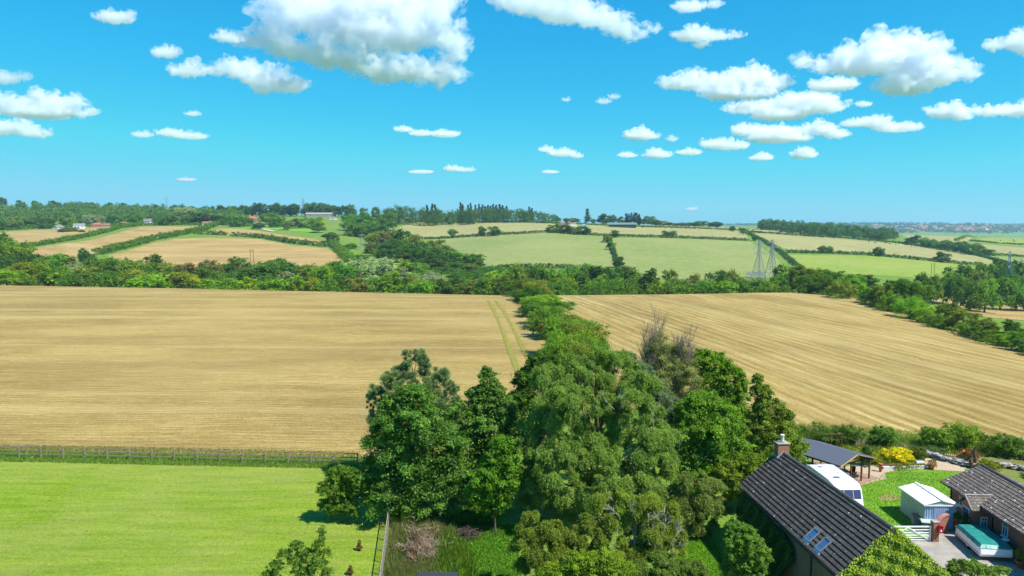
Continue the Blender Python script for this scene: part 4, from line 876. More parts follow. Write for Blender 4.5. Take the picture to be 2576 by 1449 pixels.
# ------------------------------------------------------------------ grass, weeds and ground of the garden
def blades(name, spots, h, w, seed, colr, lean=.35, kind='stuff', label=None, cat=None, m=None):
    """upright blades at (x, y) spots"""
    g = np.random.default_rng(seed); S_ = np.array(spots); n = len(S_); z = terr(S_[:, 0], S_[:, 1])
    hh = h*g.uniform(.5, 1.3, n); d = g.normal(size=(n, 3))*[lean, lean, 0]+[0, 0, 1]; d = nrm(d)
    P = np.column_stack([S_[:, 0], S_[:, 1], z])+d*(hh*.45)[:, None]; Nn = nrm(np.cross(d, g.normal(size=(n, 3))))
    V = leaf_quads(P, Nn, d, hh, w*g.uniform(.6, 1.4, n)); tint = np.repeat(g.random(n), 4)
    me = mesh_np(name, V, np.full(n, 4), np.arange(4*n), tint); me.materials.append(m or M_leaf)
    o = link(name, me); o.color = (*(COLR[colr] if isinstance(colr, str) else colr), 1); return tag(o, label, cat, None, kind)
def spots_px(px, n, seed, ymin=25):
    P = [at(x, y) for x, y in px]; xs = [p.x for p in P]; ys = [p.y for p in P]; g = random.Random(seed); out = []
    def ins(x, y):
        c = False
        for a, b in zip(P, P[1:]+P[:1]):
            if (a.y > y) != (b.y > y) and x < (b.x-a.x)*(y-a.y)/(b.y-a.y)+a.x: c = not c
        return c
    while len(out) < n:
        x, y = g.uniform(min(xs), max(xs)), g.uniform(min(ys), max(ys))
        if ins(x, y): out.append((x, y))
    return out
poly_patch('paddock', [at(x, y) for x, y in [(-500,1154),(0,1154),(450,1164),(905,1176),(960,1250),(984,1310),(962,1449),(945,1640),(-500,1640)]], M_lawn, .012, step=2.0)
M_gard = grass_mat('garden_grass', (.075,.18,.012), (.12,.26,.015), (.17,.32,.02), big=.15, fine=5, rz=.3, dry=(.2,.3,.04))
poly_patch('garden_lawn', [at(x, y) for x, y in [(1690,1330),(1740,1335),(1800,1370),(1822,1410),(1815,1500),(1690,1500),(1680,1400)]], M_gard, .014, step=1.2)
M_soil = plain('dark_soil', (.07, .052, .035), .95, .1, scale=2, vary=.4, bmp=.6)
poly_patch('garden_soil', [at(x, y) for x, y in [(1822,1395),(1850,1340),(1880,1290),(1990,1500),(1817,1510)]], M_soil, .02, step=1.2)
poly_patch('rough_grass', [at(x, y) for x, y in [(986,1312),(1100,1300),(1260,1300),(1330,1330),(1320,1640),(950,1640),(966,1449)]], M_gard, .013, step=1.5)
g_ = np.random.default_rng(2); pk = spots_px([(-200,1172),(0,1172),(450,1180),(880,1190),(950,1260),(972,1330),(950,1470),(940,1560),(-300,1560)], 26000, 71)
blades('paddock_grass', pk, .09, .05, 72, (.24, .35, .025), 1.0)
# verge along both sides of the post and rail fence
vs_ = spots_px([(-300,1128),(0,1135),(905,1158),(915,1182),(450,1172),(0,1162),(-300,1156)], 26000, 3)
blades('verge_grass', vs_, .38, .05, 4, (.15, .25, .04), .5)
blades('field_margin_grass', spots_px([(-300,1116),(0,1120),(900,1138),(920,1160),(0,1135),(-300,1130)], 9000, 5), .25, .05, 6, (.15, .2, .03))
blades('field_margin_grass', spots_px([(1990,1068),(2200,1078),(2400,1092),(2620,1120),(2620,1136),(2300,1104),(2000,1092)], 5000, 7), .3, .05, 8, (.22, .27, .06))
blades('weeds', spots_px([(990,1318),(1130,1300),(1150,1360),(1150,1449),(1130,1560),(960,1560),(968,1449)], 30000, 9), .75, .035, 10, (.17, .2, .06))
blades('weeds', spots_px([(985,1300),(1110,1292),(1250,1300),(1240,1322),(1100,1322),(990,1322)], 9000, 11), .8, .16, 12, (.095, .2, .02), .6)
blades('weeds', spots_px([(1130,1350),(1175,1400),(1190,1449),(1180,1560),(1110,1560),(1105,1400)], 9000, 13), .9, .12, 14, (.12, .22, .02), .5)
blades('lawn_grass', spots_px([(1160,1335),(1300,1320),(1320,1560),(1180,1560)], 15000, 15), .22, .05, 16, (.09, .22, .015), .6)
blades('lawn_grass', spots_px([(1690,1335),(1740,1335),(1800,1370),(1822,1410),(1815,1500),(1690,1500)], 14000, 17), .14, .05, 18, (.11, .25, .015), .7)
# single small plants and heaps
b = at(1060, 1395)
t = thing('bramble', (b.x, b.y, 0), 'dead pinkish-brown bramble heap in the rough grass behind the wire fence', 'bramble')
g = random.Random(4); st = []
for i in range(60):
    a = g.uniform(0, 6.28); r = g.uniform(0, 1.4); st.append(((math.cos(a)*r*.9, math.sin(a)*r*1.8, 0), (g.gauss(0, .6), g.gauss(0, .6), 1), g.uniform(.7, 1.5), .014))
M_bram = plain('bramble_stem', (.33, .245, .17), .9, .1, scale=6, vary=.35)
link('stems', bare_mesh('stems', st, M_bram, 5, 2, 4, .7, -.05), t)
o = link('leaves', crown('leaves', [(0, 0, .55, 1.2, 2.1, .6)], 2600, .11, 5, clump=.4), t); o.color = (.24, .15, .1, 1)
b = at(1168, 1347)
mb = MB(); g = random.Random(8)
for i in range(170):
    a = g.uniform(0, 6.28); r = abs(g.gauss(0, .75)); z = max(.04, .55*(1-r/1.7))*g.uniform(.2, 1.1); d = Vector((g.gauss(0, 1), g.gauss(0, .8), g.gauss(0, .22))).normalized(); L = g.uniform(.5, 1.3)
    c = Vector((math.cos(a)*r*1.3, math.sin(a)*r, z)); mb.tube([c-d*L/2, c+Vector((0, 0, .04)), c+d*L/2], [.03, .024, .012], 5)
o = mb.build('brush_pile', plain('old_sticks', (.075, .055, .045), .9, .1, scale=7, vary=.4)); o.location = b
tag(o, 'dark heap of cut sticks lying in the grass left of the birch', 'brush pile')
for x, y, h, lb in [(905,1385,.85,'small rusty brown dock plant gone to seed in the paddock'),(882,1446,.7,'rusty brown dock plant cut by the bottom edge beside the sapling'),(975,1446,.6,'rusty seed head at the foot of the wire fence')]:
    b = at(x, y); o = link('dock_plant', crown('dock_plant', [(0, 0, h*.35, .2, .2, h*.35), (0, 0, h*.7, .1, .1, h*.3)], 700, .1, 7, wl=.4)); o.location = b; o.color = (.2, .1, .04, 1); tag(o, lb, 'dock plant', 'rusty dock plants')
# ------------------------------------------------------------------ materials of the buildings
def brick_mat(name, c1_, c2_, mort, scale=1.0, kind='Object', wall='x', stain=.35):
    m, nt, b = newmat(name); tc = nt.nodes.new('ShaderNodeTexCoord')
    sx = nd(nt, 'SeparateXYZ', {0: tc.outputs['Object']}); N_ = nd(nt, 'SeparateXYZ', {0: tc.outputs['Normal']})
    s = math_(nt, 'ADD', sx.outputs[0], sx.outputs[1])
    v = nd(nt, 'CombineXYZ', {0: s, 1: sx.outputs[2]}).outputs[0]
    bt = nd(nt, 'TexBrick', {'Vector': v, 'Color1': (*c1_, 1), 'Color2': (*c2_, 1), 'Mortar': (*mort, 1), 'Scale': scale, 'Mortar Size': .012, 'Brick Width': .225, 'Row Height': .075, 'Bias': -.1})
    w = noi(nt, tc.outputs['Object'], .9, 5, .7)
    c = mixc(nt, math_(nt, 'MULTIPLY', ramp(nt, w, [(.42, (0, 0, 0)), (.68, (1, 1, 1))]), stain), bt.outputs['Color'], tuple(x*.55 for x in c1_))
    nt.links.new(c, b.inputs['Base Color']); b.inputs['Roughness'].default_value = .9; b.inputs['Specular IOR Level'].default_value = .15
    bump(nt, b, bt.outputs['Fac'], -.5, .01); return m
M_brick = brick_mat('barn_brick', (.21, .085, .05), (.27, .12, .07), (.27, .22, .17))
M_brick2 = brick_mat('house_brick', (.3, .08, .04), (.38, .115, .055), (.32, .24, .18))
def tile_mat(name, base, spots=.5, moss=.3, w=.33, pitch=41, row=.3):
    m, nt, b = newmat(name); tc = nt.nodes.new('ShaderNodeTexCoord'); sx = nd(nt, 'SeparateXYZ', {0: tc.outputs['Object']})
    sl_ = math_(nt, 'DIVIDE', sx.outputs[2], math.sin(R(pitch)))
    v = nd(nt, 'CombineXYZ', {0: sx.outputs[1], 1: sl_}).outputs[0]
    bt = nd(nt, 'TexBrick', {'Vector': v, 'Color1': (*[x*.92 for x in base], 1), 'Color2': (*[x*1.1 for x in base], 1), 'Mortar': (*[x*.35 for x in base], 1), 'Scale': 1, 'Mortar Size': .008, 'Brick Width': w, 'Row Height': row*40}); bt.offset = 0
    n1 = noi(nt, tc.outputs['Object'], 2.2, 6, .7)
    c = mixc(nt, .8, bt.outputs['Color'], ramp(nt, n1, [(.3, (.55, .55, .55)), (.7, (1.3, 1.27, 1.25))]), 'MULTIPLY')
    vo = nd(nt, 'TexVoronoi', {'Vector': tc.outputs['Object'], 'Scale': 1.9, 'Randomness': 1.0})
    sp_ = math_(nt, 'LESS_THAN', vo.outputs['Distance'], .11*spots)
    vo2 = nd(nt, 'TexVoronoi', {'Vector': tc.outputs['Object'], 'Scale': 6.1}); sp2 = math_(nt, 'LESS_THAN', vo2.outputs['Distance'], .15*spots)
    sp_ = math_(nt, 'MAXIMUM', sp_, math_(nt, 'MULTIPLY', sp2, .7))
    c = mixc(nt, sp_, c, (.62, .6, .57))
    ms = ramp(nt, noi(nt, tc.outputs['Object'], 5, 6, .75), [(.62, (0, 0, 0)), (.7, (1, 1, 1))])
    c = mixc(nt, math_(nt, 'MULTIPLY', ms, moss), c, (.05, .045, .03))
    nt.links.new(c, b.inputs['Base Color']); b.inputs['Roughness'].default_value = .9; b.inputs['Specular IOR Level'].default_value = .08
    return m
M_tile = tile_mat('barn_roof_tiles', (.088, .073, .063), .85, .35)
M_tile2 = tile_mat('house_roof_tiles', (.135, .112, .095), 1.2, .35, pitch=24)
M_ridge = plain('ridge_tile', (.08, .07, .063), .8, .2, scale=5, vary=.3)
M_dlead = plain('dark_flashing', (.19, .195, .2), .6, .3, scale=4, vary=.2)
M_lead = plain('lead', (.3, .31, .33), .6, .3, scale=4, vary=.2)
M_white = plain('white_paint', (.8, .8, .79), .45, .4, scale=3, vary=.03)
M_gel = plain('white_gelcoat', (.84, .84, .83), .3, .5, scale=2, vary=.03)
M_conc2 = plain('pale_apron', (.55, .53, .55), .7, .2, scale=4, vary=.1)
M_black = plain('black_plastic', (.022, .022, .024), .5, .4)
M_clay = plain('pale_clay', (.62, .56, .48), .85, .2, scale=9, vary=.15)
M_terra = plain('terracotta', (.42, .14, .06), .8, .2, scale=6, vary=.15)
M_wood = plain('grey_fence_wood', (.25, .19, .13), .9, .1, scale=5, vary=.3, bmp=.3)
M_wood2 = plain('brown_timber', (.12, .065, .035), .8, .2, scale=5, vary=.3)
M_pale_wood = plain('cut_timber', (.4, .25, .13), .8, .2, scale=5, vary=.2)
M_conc = plain('concrete', (.29, .262, .22), .92, .1, scale=.9, vary=.22, bmp=.3)
M_stone = plain('grey_stone', (.3, .28, .25), .95, .1, scale=3, vary=.35, bmp=.5)
M_gravel = plain('pink_gravel', (.4, .3, .2), .95, .1, scale=14, vary=.35, bmp=.6)
M_deck = plain('patio_brick', (.3, .19, .13), .9, .1, scale=4, vary=.25)
M_felt = plain('grey_felt', (.085, .1, .13), .9, .15, scale=30, vary=.25)
M_green_cover = plain('green_tarpaulin', (.02, .2, .16), .45, .5, scale=2.5, vary=.22, bmp=.25)
M_rubber = plain('tyre_rubber', (.02, .02, .02), .9, .1)
M_steel = plain('galvanised_steel', (.42, .44, .46), .45, .5, .6, scale=3, vary=.1)
M_red = plain('red_enamel', (.35, .01, .02), .35, .5, vary=.05)
M_pinkbrick = plain('pink_arch_brick', (.42, .2, .16), .85, .2, scale=8, vary=.25)
M_orange = plain('orange_cushion', (.7, .25, .02), .8, .2, vary=.1)
m, nt, b = newmat('glass_blue'); M_glass = m; b.inputs['Base Color'].default_value = (.05, .13, .26, 1); b.inputs['Roughness'].default_value = .06; b.inputs['Specular IOR Level'].default_value = .9; b.inputs['Coat Weight'].default_value = .6
m, nt, b = newmat('glass_tinted'); M_tint = m; b.inputs['Base Color'].default_value = (.05, .045, .1, 1); b.inputs['Roughness'].default_value = .06; b.inputs['Specular IOR Level'].default_value = .8

def slope_courses(mb, y0, y1, xe, ze, xr, zr, n, lip=.05, thick=.02):
    """tile courses from the eave (xe, ze) up to the ridge (xr, zr), along local y, each lipped over the one below"""
    nx, nz = -(zr-ze), (xr-xe); L = math.hypot(nx, nz); nx /= L; nz /= L
    if nz < 0: nx, nz = -nx, -nz
    for k in range(n):
        a, b_ = k/n, (k+1)/n+.012
        xa, za, xb, zb = xe+(xr-xe)*a, ze+(zr-ze)*a, xe+(xr-xe)*b_, ze+(zr-ze)*b_
        T = [(xa+nx*lip, za+nz*lip), (xb+nx*thick, zb+nz*thick), (xb-nx*.01, zb-nz*.01), (xa-nx*.01, za-nz*.01)]
        V = [(x, y0, z) for x, z in T]+[(x, y1, z) for x, z in T]
        mb.add(V, [(0,1,2,3),(7,6,5,4),(0,4,5,1),(1,5,6,2),(2,6,7,3),(3,7,4,0)])
def prism(mb, prof, y0, y1):
    n = len(prof); V = [(x, y0, z) for x, z in prof]+[(x, y1, z) for x, z in prof]
    return mb.add(V, [tuple(range(n))[::-1], tuple(range(n, 2*n))]+[(i, (i+1) % n, n+(i+1) % n, n+i) for i in range(n)])

# ------------------------------------------------------------------ the barn
BX, BY, BR = 20.36, 45.79, R(4.38)
barn = thing('barn', (BX, BY, 0), 'brick barn with a steep dark tiled roof, chimney and two skylights', 'barn', None, BR)
HS, ZE, ZR, HL = 3.0, 4.4, 7.0, 7.2
mb = MB(); prism(mb, [(-2.72,-.1),(2.72,-.1),(2.72,4.52),(0,6.85),(-2.72,4.52)], -7.05, 7.05); mb.build('wall', M_brick, barn)
mb = MB(); slope_courses(mb, -HL, HL, -HS, ZE, 0, ZR, 13, .09); slope_courses(mb, -HL, HL, HS, ZE, 0, ZR, 13, .09); roof = mb.build('roof', M_tile, barn)
mb = MB()
for k in range(32):
    y = -HL+k*2*HL/32; prism(mb, [(-.16,6.9),(-.13,7.02),(-.06,7.1),(.06,7.1),(.13,7.02),(.16,6.9)], y+.01, y+.44+(.012 if k % 2 else 0))
mb.build('ridge_tiles', M_ridge, roof)
ch = MB().box((-.42, 6.5, 6.2), (.42, 7.2, 7.62)).build('chimney', M_brick2, barn)
MB().box((-.48, 6.44, 7.64), (.48, 7.26, 7.71)).build('chimney_cap', M_conc, ch, bevel=.02)
MB().lathe([(.14, 0), (.13, .12), (.12, .45), (.15, .5), (.15, .56), (.1, .56), (.1, .3)], 14, (.03, 6.85, 7.72)).build('chimney_pot', M_clay, ch, True)
mb = MB(); mb.bar((-.5, 6.38, 6.62), (0, 6.38, 7.08), .26, .03, (0, 1, 0)); mb.bar((.5, 6.38, 6.62), (0, 6.38, 7.08), .26, .03, (0, 1, 0)); mb.bar((-.47, 6.3, 6.68), (-.47, 7.2, 6.68), .16, .03, (-.65, 0, .75)); mb.build('lead_flashing', M_lead, ch)
mb = MB(); mb.tube([(-3.09, -7.2, 4.28), (-3.09, 7.2, 4.3)], .065, 8); mb.build('gutter', M_black, barn, True)
for y, z1, mt in ((.88, 4.25, M_steel), (1.12, 4.25, M_steel), (-3.48, 4.25, M_black)):
    MB().tube([(-3.05, y, z1), (-2.8, y, z1-.35), (-2.8, y, 0)], .042, 8).build('drainpipe', mt, barn, True)
al = math.atan2(ZR-ZE, HS); sv, sn = Vector((math.cos(al), 0, math.sin(al))), Vector((-math.sin(al), 0, math.cos(al)))
for yc in (-2.88, -4.22):
    o0 = Vector((-2.41, yc, ZE+(HS-2.41)*math.tan(al))); M = Matrix((Vector((0, 1, 0)), sv, sn)).transposed().to_4x4(); M.translation = o0
    mb = MB(); w, l = .35, .47
    mb.box((-w, -l, .0), (-w+.07, l, .13), M).box((w-.07, -l, .0), (w, l, .13), M).box((-w+.07, l-.09, 0), (w-.07, l, .128), M).box((-w+.07, -l, 0), (w-.07, -l+.07, .126), M)
    sk = mb.build('skylight', M_dlead, barn)
    MB().box((-w+.06, -l+.06, .05), (w-.06, l-.08, .085), M).build('pane', M_glass, sk)
    MB().box((-w-.06, -l-.2, .03), (w+.06, -l-.01, .062), M).build('apron_flashing', M_conc2, sk, bevel=.01)
    MB().box((-w-.1, l+.005, .02), (w+.1, l+.12, .075), M).build('top_flashing', M_dlead, sk)
for y in (-5.6,):
    wf = MB().box((-2.76, y-.5, 1.1), (-2.71, y+.5, 2.3)).build('window', M_wood2, barn); MB().box((-2.775, y-.42, 1.18), (-2.765, y+.42, 2.22)).build('pane', M_glass, wf)
Mb = Matrix.Translation((BX, BY, 0))@Matrix.Rotation(BR, 4, 'Z')
# ivy over the near gable
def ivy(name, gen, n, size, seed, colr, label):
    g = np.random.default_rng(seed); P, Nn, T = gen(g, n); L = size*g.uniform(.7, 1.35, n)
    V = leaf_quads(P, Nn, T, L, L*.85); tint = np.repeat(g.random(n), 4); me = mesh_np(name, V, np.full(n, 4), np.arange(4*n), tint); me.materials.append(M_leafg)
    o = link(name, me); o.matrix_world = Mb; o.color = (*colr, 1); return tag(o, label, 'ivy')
def gable(g, n):
    x = g.uniform(-3.2, 3.25, n); top = 7.12-np.abs(x)*.86; z = top-np.abs(g.uniform(0, 1, n))*(top+.0); edge = (top-z < .3)
    z = np.clip(z, 0, None); bul = .1+.09*np.sin(x*5+z*3)*np.sin(z*4.3-x*2)+g.uniform(0, .14, n)
    y = -7.05-bul-np.where(edge, g.uniform(-.22, .05, n), 0); z = z+np.where(edge, g.uniform(0, .12, n), 0)
    P = np.column_stack([x, y, z]); Nn = nrm(np.column_stack([g.normal(size=n)*.35, -np.ones(n), .55+g.normal(size=n)*.35])); T = nrm(np.column_stack([g.normal(size=n)*.45, -.45*np.ones(n), -np.ones(n)])); return P, Nn, T
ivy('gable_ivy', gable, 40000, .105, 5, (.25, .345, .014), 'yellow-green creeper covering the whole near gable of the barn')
def sidew(g, n):
    y = g.uniform(-1.6, 7.2, n); top = np.interp(y, [-1.6, -1, 0, 2, 4, 7.2], [3.2, 3.7, 3.9, 4.05, 4.1, 4.0]); low = np.interp(y, [-1.6, -.6, .3, 2.5], [2.6, 1.6, .8, 0]); z = low+(top-low)*g.random(n)
    x = -2.75-.12-.22*g.random(n)-.18*np.sin(y*2.3+z*1.7)**2
    P = np.column_stack([x, y, z]); Nn = nrm(np.column_stack([-np.ones(n), g.normal(size=n)*.4, .5+g.normal(size=n)*.4])); T = nrm(np.column_stack([-.4*np.ones(n), g.normal(size=n)*.4, -np.ones(n)])); return P, Nn, T
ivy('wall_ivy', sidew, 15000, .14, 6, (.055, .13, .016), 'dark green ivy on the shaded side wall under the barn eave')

# ------------------------------------------------------------------ the brick bungalow at the right edge
HA = R(-3); HO = Vector((38.35, 50, 0))
house = thing('brick_house', HO, 'low red brick bungalow with a lichen-spotted brown tiled roof and small porch', 'house', None, HA)
Mh = Matrix.Translation(HO)@Matrix.Rotation(HA, 4, 'Z'); Mhi = Mh.inverted()
def local_hit(px, py, M, axis, val):           # a sight line met with the plane local[axis] = val of a frame
    Mi = M.inverted(); o = Mi@Vector((0, 0, CAMZ)); d = Mi.to_3x3()@Vector(ray(px, py)); return o+d*((val-o[axis])/d[axis])
hy0, hy1, he, hr, hs, hw = -15, 9.05, 2.45, 3.85, 3.15, 2.5
mb = MB(); prism(mb, [(-hw,-.1),(hw,-.1),(hw,he+.2),(0,hr-.12),(-hw,he+.2)], hy0+.25, hy1-.2); mb.build('wall', M_brick2, house)
mb = MB(); slope_courses(mb, hy0, hy1, -hs, he, 0, hr, 11, .065); slope_courses(mb, hy0, hy1, hs, he, 0, hr, 11, .065); hroof = mb.build('roof', M_tile2, house)
mb = MB()
for k in range(54):
    y = hy0+k*(hy1-hy0)/54; prism(mb, [(-.15,hr-.06),(-.12,hr+.06),(-.05,hr+.13),(.05,hr+.13),(.12,hr+.06),(.15,hr-.06)], y+.005, y+.43+(.012 if k % 2 else 0))
mb.build('ridge_tiles', M_ridge, hroof)
MB().tube([(-hs-.07, hy0, he-.08), (-hs-.07, 3.2, he-.08)], .06, 8).build('gutter', M_black, house, True)
MB().tube([(-hs-.07, 5.1, he-.08), (-hs-.07, hy1, he-.08)], .06, 8).build('gutter', M_black, house, True)
# porch
pj = MB().box((-3.72, 3.5, -.05), (-hw+.02, 4.9, 2.22))
po = pj.build('porch', M_brick2, house)
mb = MB(); n = 5
for sgn in (-1, 1):
    for k in range(n):
        a, b_ = k/n, (k+1)/n+.02; yc = 4.2
        ya, za, yb, zb = yc+sgn*1.0*(1-a), 2.18+.84*a, yc+sgn*1.0*(1-b_), 2.18+.84*b_
        xi_a, xi_b = -3.05+a*1.25, -3.05+b_*1.25
        V = [(-3.92, ya, za+.045), (xi_a, ya, za+.045), (xi_b, yb, zb+.015), (-3.92, yb, zb+.015), (-3.92, ya, za-.01), (xi_a, ya, za-.01), (xi_b, yb, zb-.02), (-3.92, yb, zb-.02)]
        mb.add(V, [(0,1,2,3),(7,6,5,4),(0,4,5,1),(1,5,6,2),(2,6,7,3),(3,7,4,0)])
mb.build('porch_roof', M_tile2, po)
MB().add([(-3.7,3.5,2.22),(-3.7,4.9,2.22),(-3.7,4.2,2.95),(-3.66,3.5,2.22),(-3.66,4.9,2.22),(-3.66,4.2,2.95)], [(0,1,2),(5,4,3),(0,3,4,1),(1,4,5,2),(2,5,3,0)]).build('porch_gable', M_brick2, po)
mb = MB(); mb.bar((-3.05, 3.2, 2.26), (-1.85, 4.2, 3.08), .14, .05); mb.bar((-3.94, 3.2, 2.24), (-3.94, 4.2, 3.08), .06, .12); mb.bar((-3.94, 4.2, 3.08), (-1.85, 4.2, 3.08), .16, .06); mb.build('porch_flashing', M_stone, po)
dr = MB().box((-3.76, 3.85, 0), (-3.715, 4.75, 2.08)).build('door', M_white, po); MB().box((-3.775, 3.92, .08), (-3.762, 4.68, 2.0)).build('pane', M_glass, dr)
def win(parent, lo, hi, ax, t=.05, bar=True):
    """white framed window standing proud of a wall; ax is the wall's normal axis"""
    (a0, z0), (a1, z1) = lo, hi
    mb = MB(); gl = MB(); f = .07
    def bx(a, b, c, d, p, q, B):
        if ax[0] == 'x': B.box((min(p, q), a, c), (max(p, q), b, d))
        else: B.box((a, min(p, q), c), (b, max(p, q), d))
    p, q = ax[1], ax[1]+ax[2]*t
    bx(a0, a0+f, z0, z1, p, q, mb); bx(a1-f, a1, z0, z1, p, q, mb); bx(a0+f, a1-f, z0, z0+f, p, q, mb); bx(a0+f, a1-f, z1-f, z1, p, q, mb)
    if bar: m_ = (a0+a1)/2; bx(m_-.025, m_+.025, z0+f, z1-f, p, q, mb); zz = z0+(z1-z0)*.62; bx(a0+f, m_-.025, zz-.02, zz+.02, p, q, mb); bx(m_+.025, a1-f, zz-.02, zz+.02, p, q, mb)
    w_ = mb.build('window', M_white, parent)
    bx(a0+f, a1-f, z0+f, z1-f, p, p+ax[2]*t*.4, gl); gl.build('pane', M_glass, w_)
    s_ = MB(); bx(a0-.06, a1+.06, z0-.08, z0-.003, p, ax[1]+ax[2]*(t+.08), s_); s_.build('sill', M_white, w_)
win(po, (-3.1, .85), (-2.6, 1.62), ('y', 3.5, -1))
for q0, q1 in (((2405, 905), (2440, 1030)), ((2050, 700), (2062, 760))):
    a = local_hit(*c1(*q0), Mh, 0, -hw); b = local_hit(*c1(*q1), Mh, 0, -hw)
    if q0[0] == 2405: win(house, (min(a.y, b.y), 1.0), (max(a.y, b.y)+.1, 2.15), ('x', -hw, -1))
win(house, (-8.2, 1.0), (-7.0, 2.15), ('x', -hw, -1)); win(house, (6.4, 1.05), (7.4, 2.1), ('x', -hw, -1))
for y in (2.9, 8.6): MB().tube([(-hs-.05, y, he-.1), (-hw-.06, y, he-.4), (-hw-.06, y, 0)], .04, 8).build('drainpipe', M_black, house, True)

# ------------------------------------------------------------------ ground of yard and garden
def wpatch(name, pts, m, off, step=.8): return poly_patch(name, pts, m, off, step=step)
wpatch('driveway', [(24.5,38),(24.2,53.6),(31.0,53.4),(33.0,54.9),(35.6,55.2),(36.2,50),(36.0,36),(24.5,34)], M_conc, .02)
wpatch('yard_grass', [(22.5,53.6),(24.2,64.5),(31,64.4),(35.7,68.2),(37.4,69.0),(40.2,69.2),(43.3,68.5),(46,66),(46,58),(36.4,58),(35.6,55.2),(33,54.9),(31,53.4)], M_gard, .012)
wpatch('gravel_path', [(30.6,64.2),(34.95,66.6),(35.6,68.2),(37.4,69.02),(40.2,69.25),(43.4,68.55),(44.6,70),(42.6,72.9),(41.3,72.2),(40.6,70.1),(35.9,69.75),(34.5,71),(31,69)], M_gravel, .03)
wpatch('patio', [(27.5,63.2),(30.9,64.5),(34.3,66.7),(34.0,67.6),(30.5,72),(26,69)], M_deck, .05)
wpatch('planting_bed', [(34.4,71.2),(35.9,69.8),(40.6,70.15),(41.2,72.2),(42.6,73.2),(45,70),(47,67.5),(60,60),(66,66),(50,77),(44,78.5),(36,78),(31,77),(31,73)], grass_mat('bed_ground', (.1,.14,.02), (.16,.19,.035), (.2,.2,.06), big=.4, fine=5, dry=(.18,.12,.07)), .016)
wpatch('slate_path', [(40.8,76.8),(43.9,76.2),(44.4,77.4),(41.2,78.6)], M_stone, .035)
M_bare = plain('worn_turf', (.24, .2, .07), .95, .1, scale=4, vary=.2)
wpatch('worn_turf', [at(*c6(970, 890)), at(*c6(1060, 855)), at(*c6(1190, 870)), at(*c6(1225, 905)), at(*c6(1120, 935)), at(*c6(1000, 925))], M_bare, .02, .4)
blades('lawn_grass', [(x, y) for x, y in [(random.Random(i).uniform(24.4, 44), random.Random(i*7+1).uniform(54.5, 68.6)) for i in range(26000)] if not (x > 35.4 and y < 59.5) and (y-64.4 < (x-31)*.8 or x < 31) and y < 69-.0*x and not (x < 31 and y > 64)], .12, .05, 21, (.115, .25, .014), .8)

# ------------------------------------------------------------------ caravan
t = thing('caravan', (27.25, 60.5, 0), 'white touring caravan parked behind the barn roof', 'caravan', None, R(2))
prof = [(-3.02, .55), (-3.1, .95), (-2.95, 1.45), (-2.62, 2.25), (-2.3, 2.52), (-1.5, 2.62), (2.2, 2.62), (2.75, 2.5), (3.05, 2.1), (3.1, .55)]
mb = MB(); n = len(prof); V = [(-1.12, y, z) for y, z in prof]+[(1.12, y, z) for y, z in prof]
mb.add(V, [tuple(range(n)), tuple(range(n, 2*n))[::-1]]+[(i, (i+1) % n, n+(i+1) % n, n+i) for i in range(n)]); mb.build('body', M_gel, t, bevel=.09)
def front_pane(x0, x1):
    a, b_ = Vector((0, -2.93, 1.52)), Vector((0, -2.66, 2.18)); o_ = Vector((0, -.02, .008)); w_ = []
    for p, q in ((a, b_),):
        V = [Vector((x0, p.y, p.z))+o_, Vector((x1, p.y, p.z))+o_, Vector((x1, q.y, q.z))+o_, Vector((x0, q.y, q.z))+o_]
        V += [v-o_*2 for v in V]
    MB().add(V, [(0,1,2,3),(7,6,5,4),(0,4,5,1),(1,5,6,2),(2,6,7,3),(3,7,4,0)]).build('front_window', M_tint, t)
for x0, x1 in ((-.98, -.4), (-.34, .34), (.4, .98)): front_pane(x0, x1)
MB().box((1.1, -1.9, 1.35), (1.135, -.9, 1.95)).build('side_window', M_tint, t); MB().box((1.1, 1.0, 1.35), (1.135, 2.2, 1.95)).build('side_window', M_tint, t)
Mc = Matrix.Translation((27.25, 60.5, 0))@Matrix.Rotation(R(2), 4, 'Z')
p = Mc.inverted()@at(*c6(515, 675), 2.66)
h = MB().box((p.x-.36, p.y-.27, 2.6), (p.x+.36, p.y+.27, 2.68)).build('roof_hatch', M_white, t, bevel=.03); MB().box((p.x-.29, p.y-.2, 2.66), (p.x+.29, p.y+.2, 2.69)).build('pane', M_tint, h)
p = Mc.inverted()@at(*c6(345, 555), 2.66); MB().lathe([(.26, 0), (.26, .05), (.2, .07), (.05, .075)], 18, (p.x, p.y, 2.6)).build('roof_vent', M_steel, t, True)
p = Mc.inverted()@at(*c6(562, 622), 2.66); MB().box((p.x-.24, p.y-.12, 2.6), (p.x+.24, p.y+.12, 2.72)).build('vent_box', M_white, t, bevel=.03)
p = Mc.inverted()@at(*c6(372, 600), 2.66); MB().box((p.x-.1, p.y-.1, 2.6), (p.x+.1, p.y+.1, 2.66)).build('roof_vent', M_steel, t, bevel=.02)
for x in (-1.06, .9):
    MB().tube([(x, -.1, .33), (x+.16, -.1, .33)], .33, 18).build('wheel', M_rubber, t)
MB().bar((0, -3.0, .45), (0, -4.3, .42), .1).build('drawbar', M_steel, t)
mb = MB(); mb.tube([(1.13, -2.9, 1.3), (1.13, 3.0, 1.3)], .018, 4); mb.tube([(1.08, -2.25, 2.56), (1.1, -1.5, 2.64), (1.1, 2.2, 2.64), (1.09, 2.8, 2.48)], .022, 5); mb.tube([(-1.1, -1.5, 2.64), (-1.1, 2.2, 2.64)], .022, 5); mb.build('awning_rail', M_steel, t)
MB().box((1.12, -.6, .6), (1.13, .1, 2.2)).build('door', M_white, t)
mb = MB(); mb.box((-1.0, -3.115, .96), (1.0, -3.09, 1.06)); mb.build('grab_bar', M_steel, t)

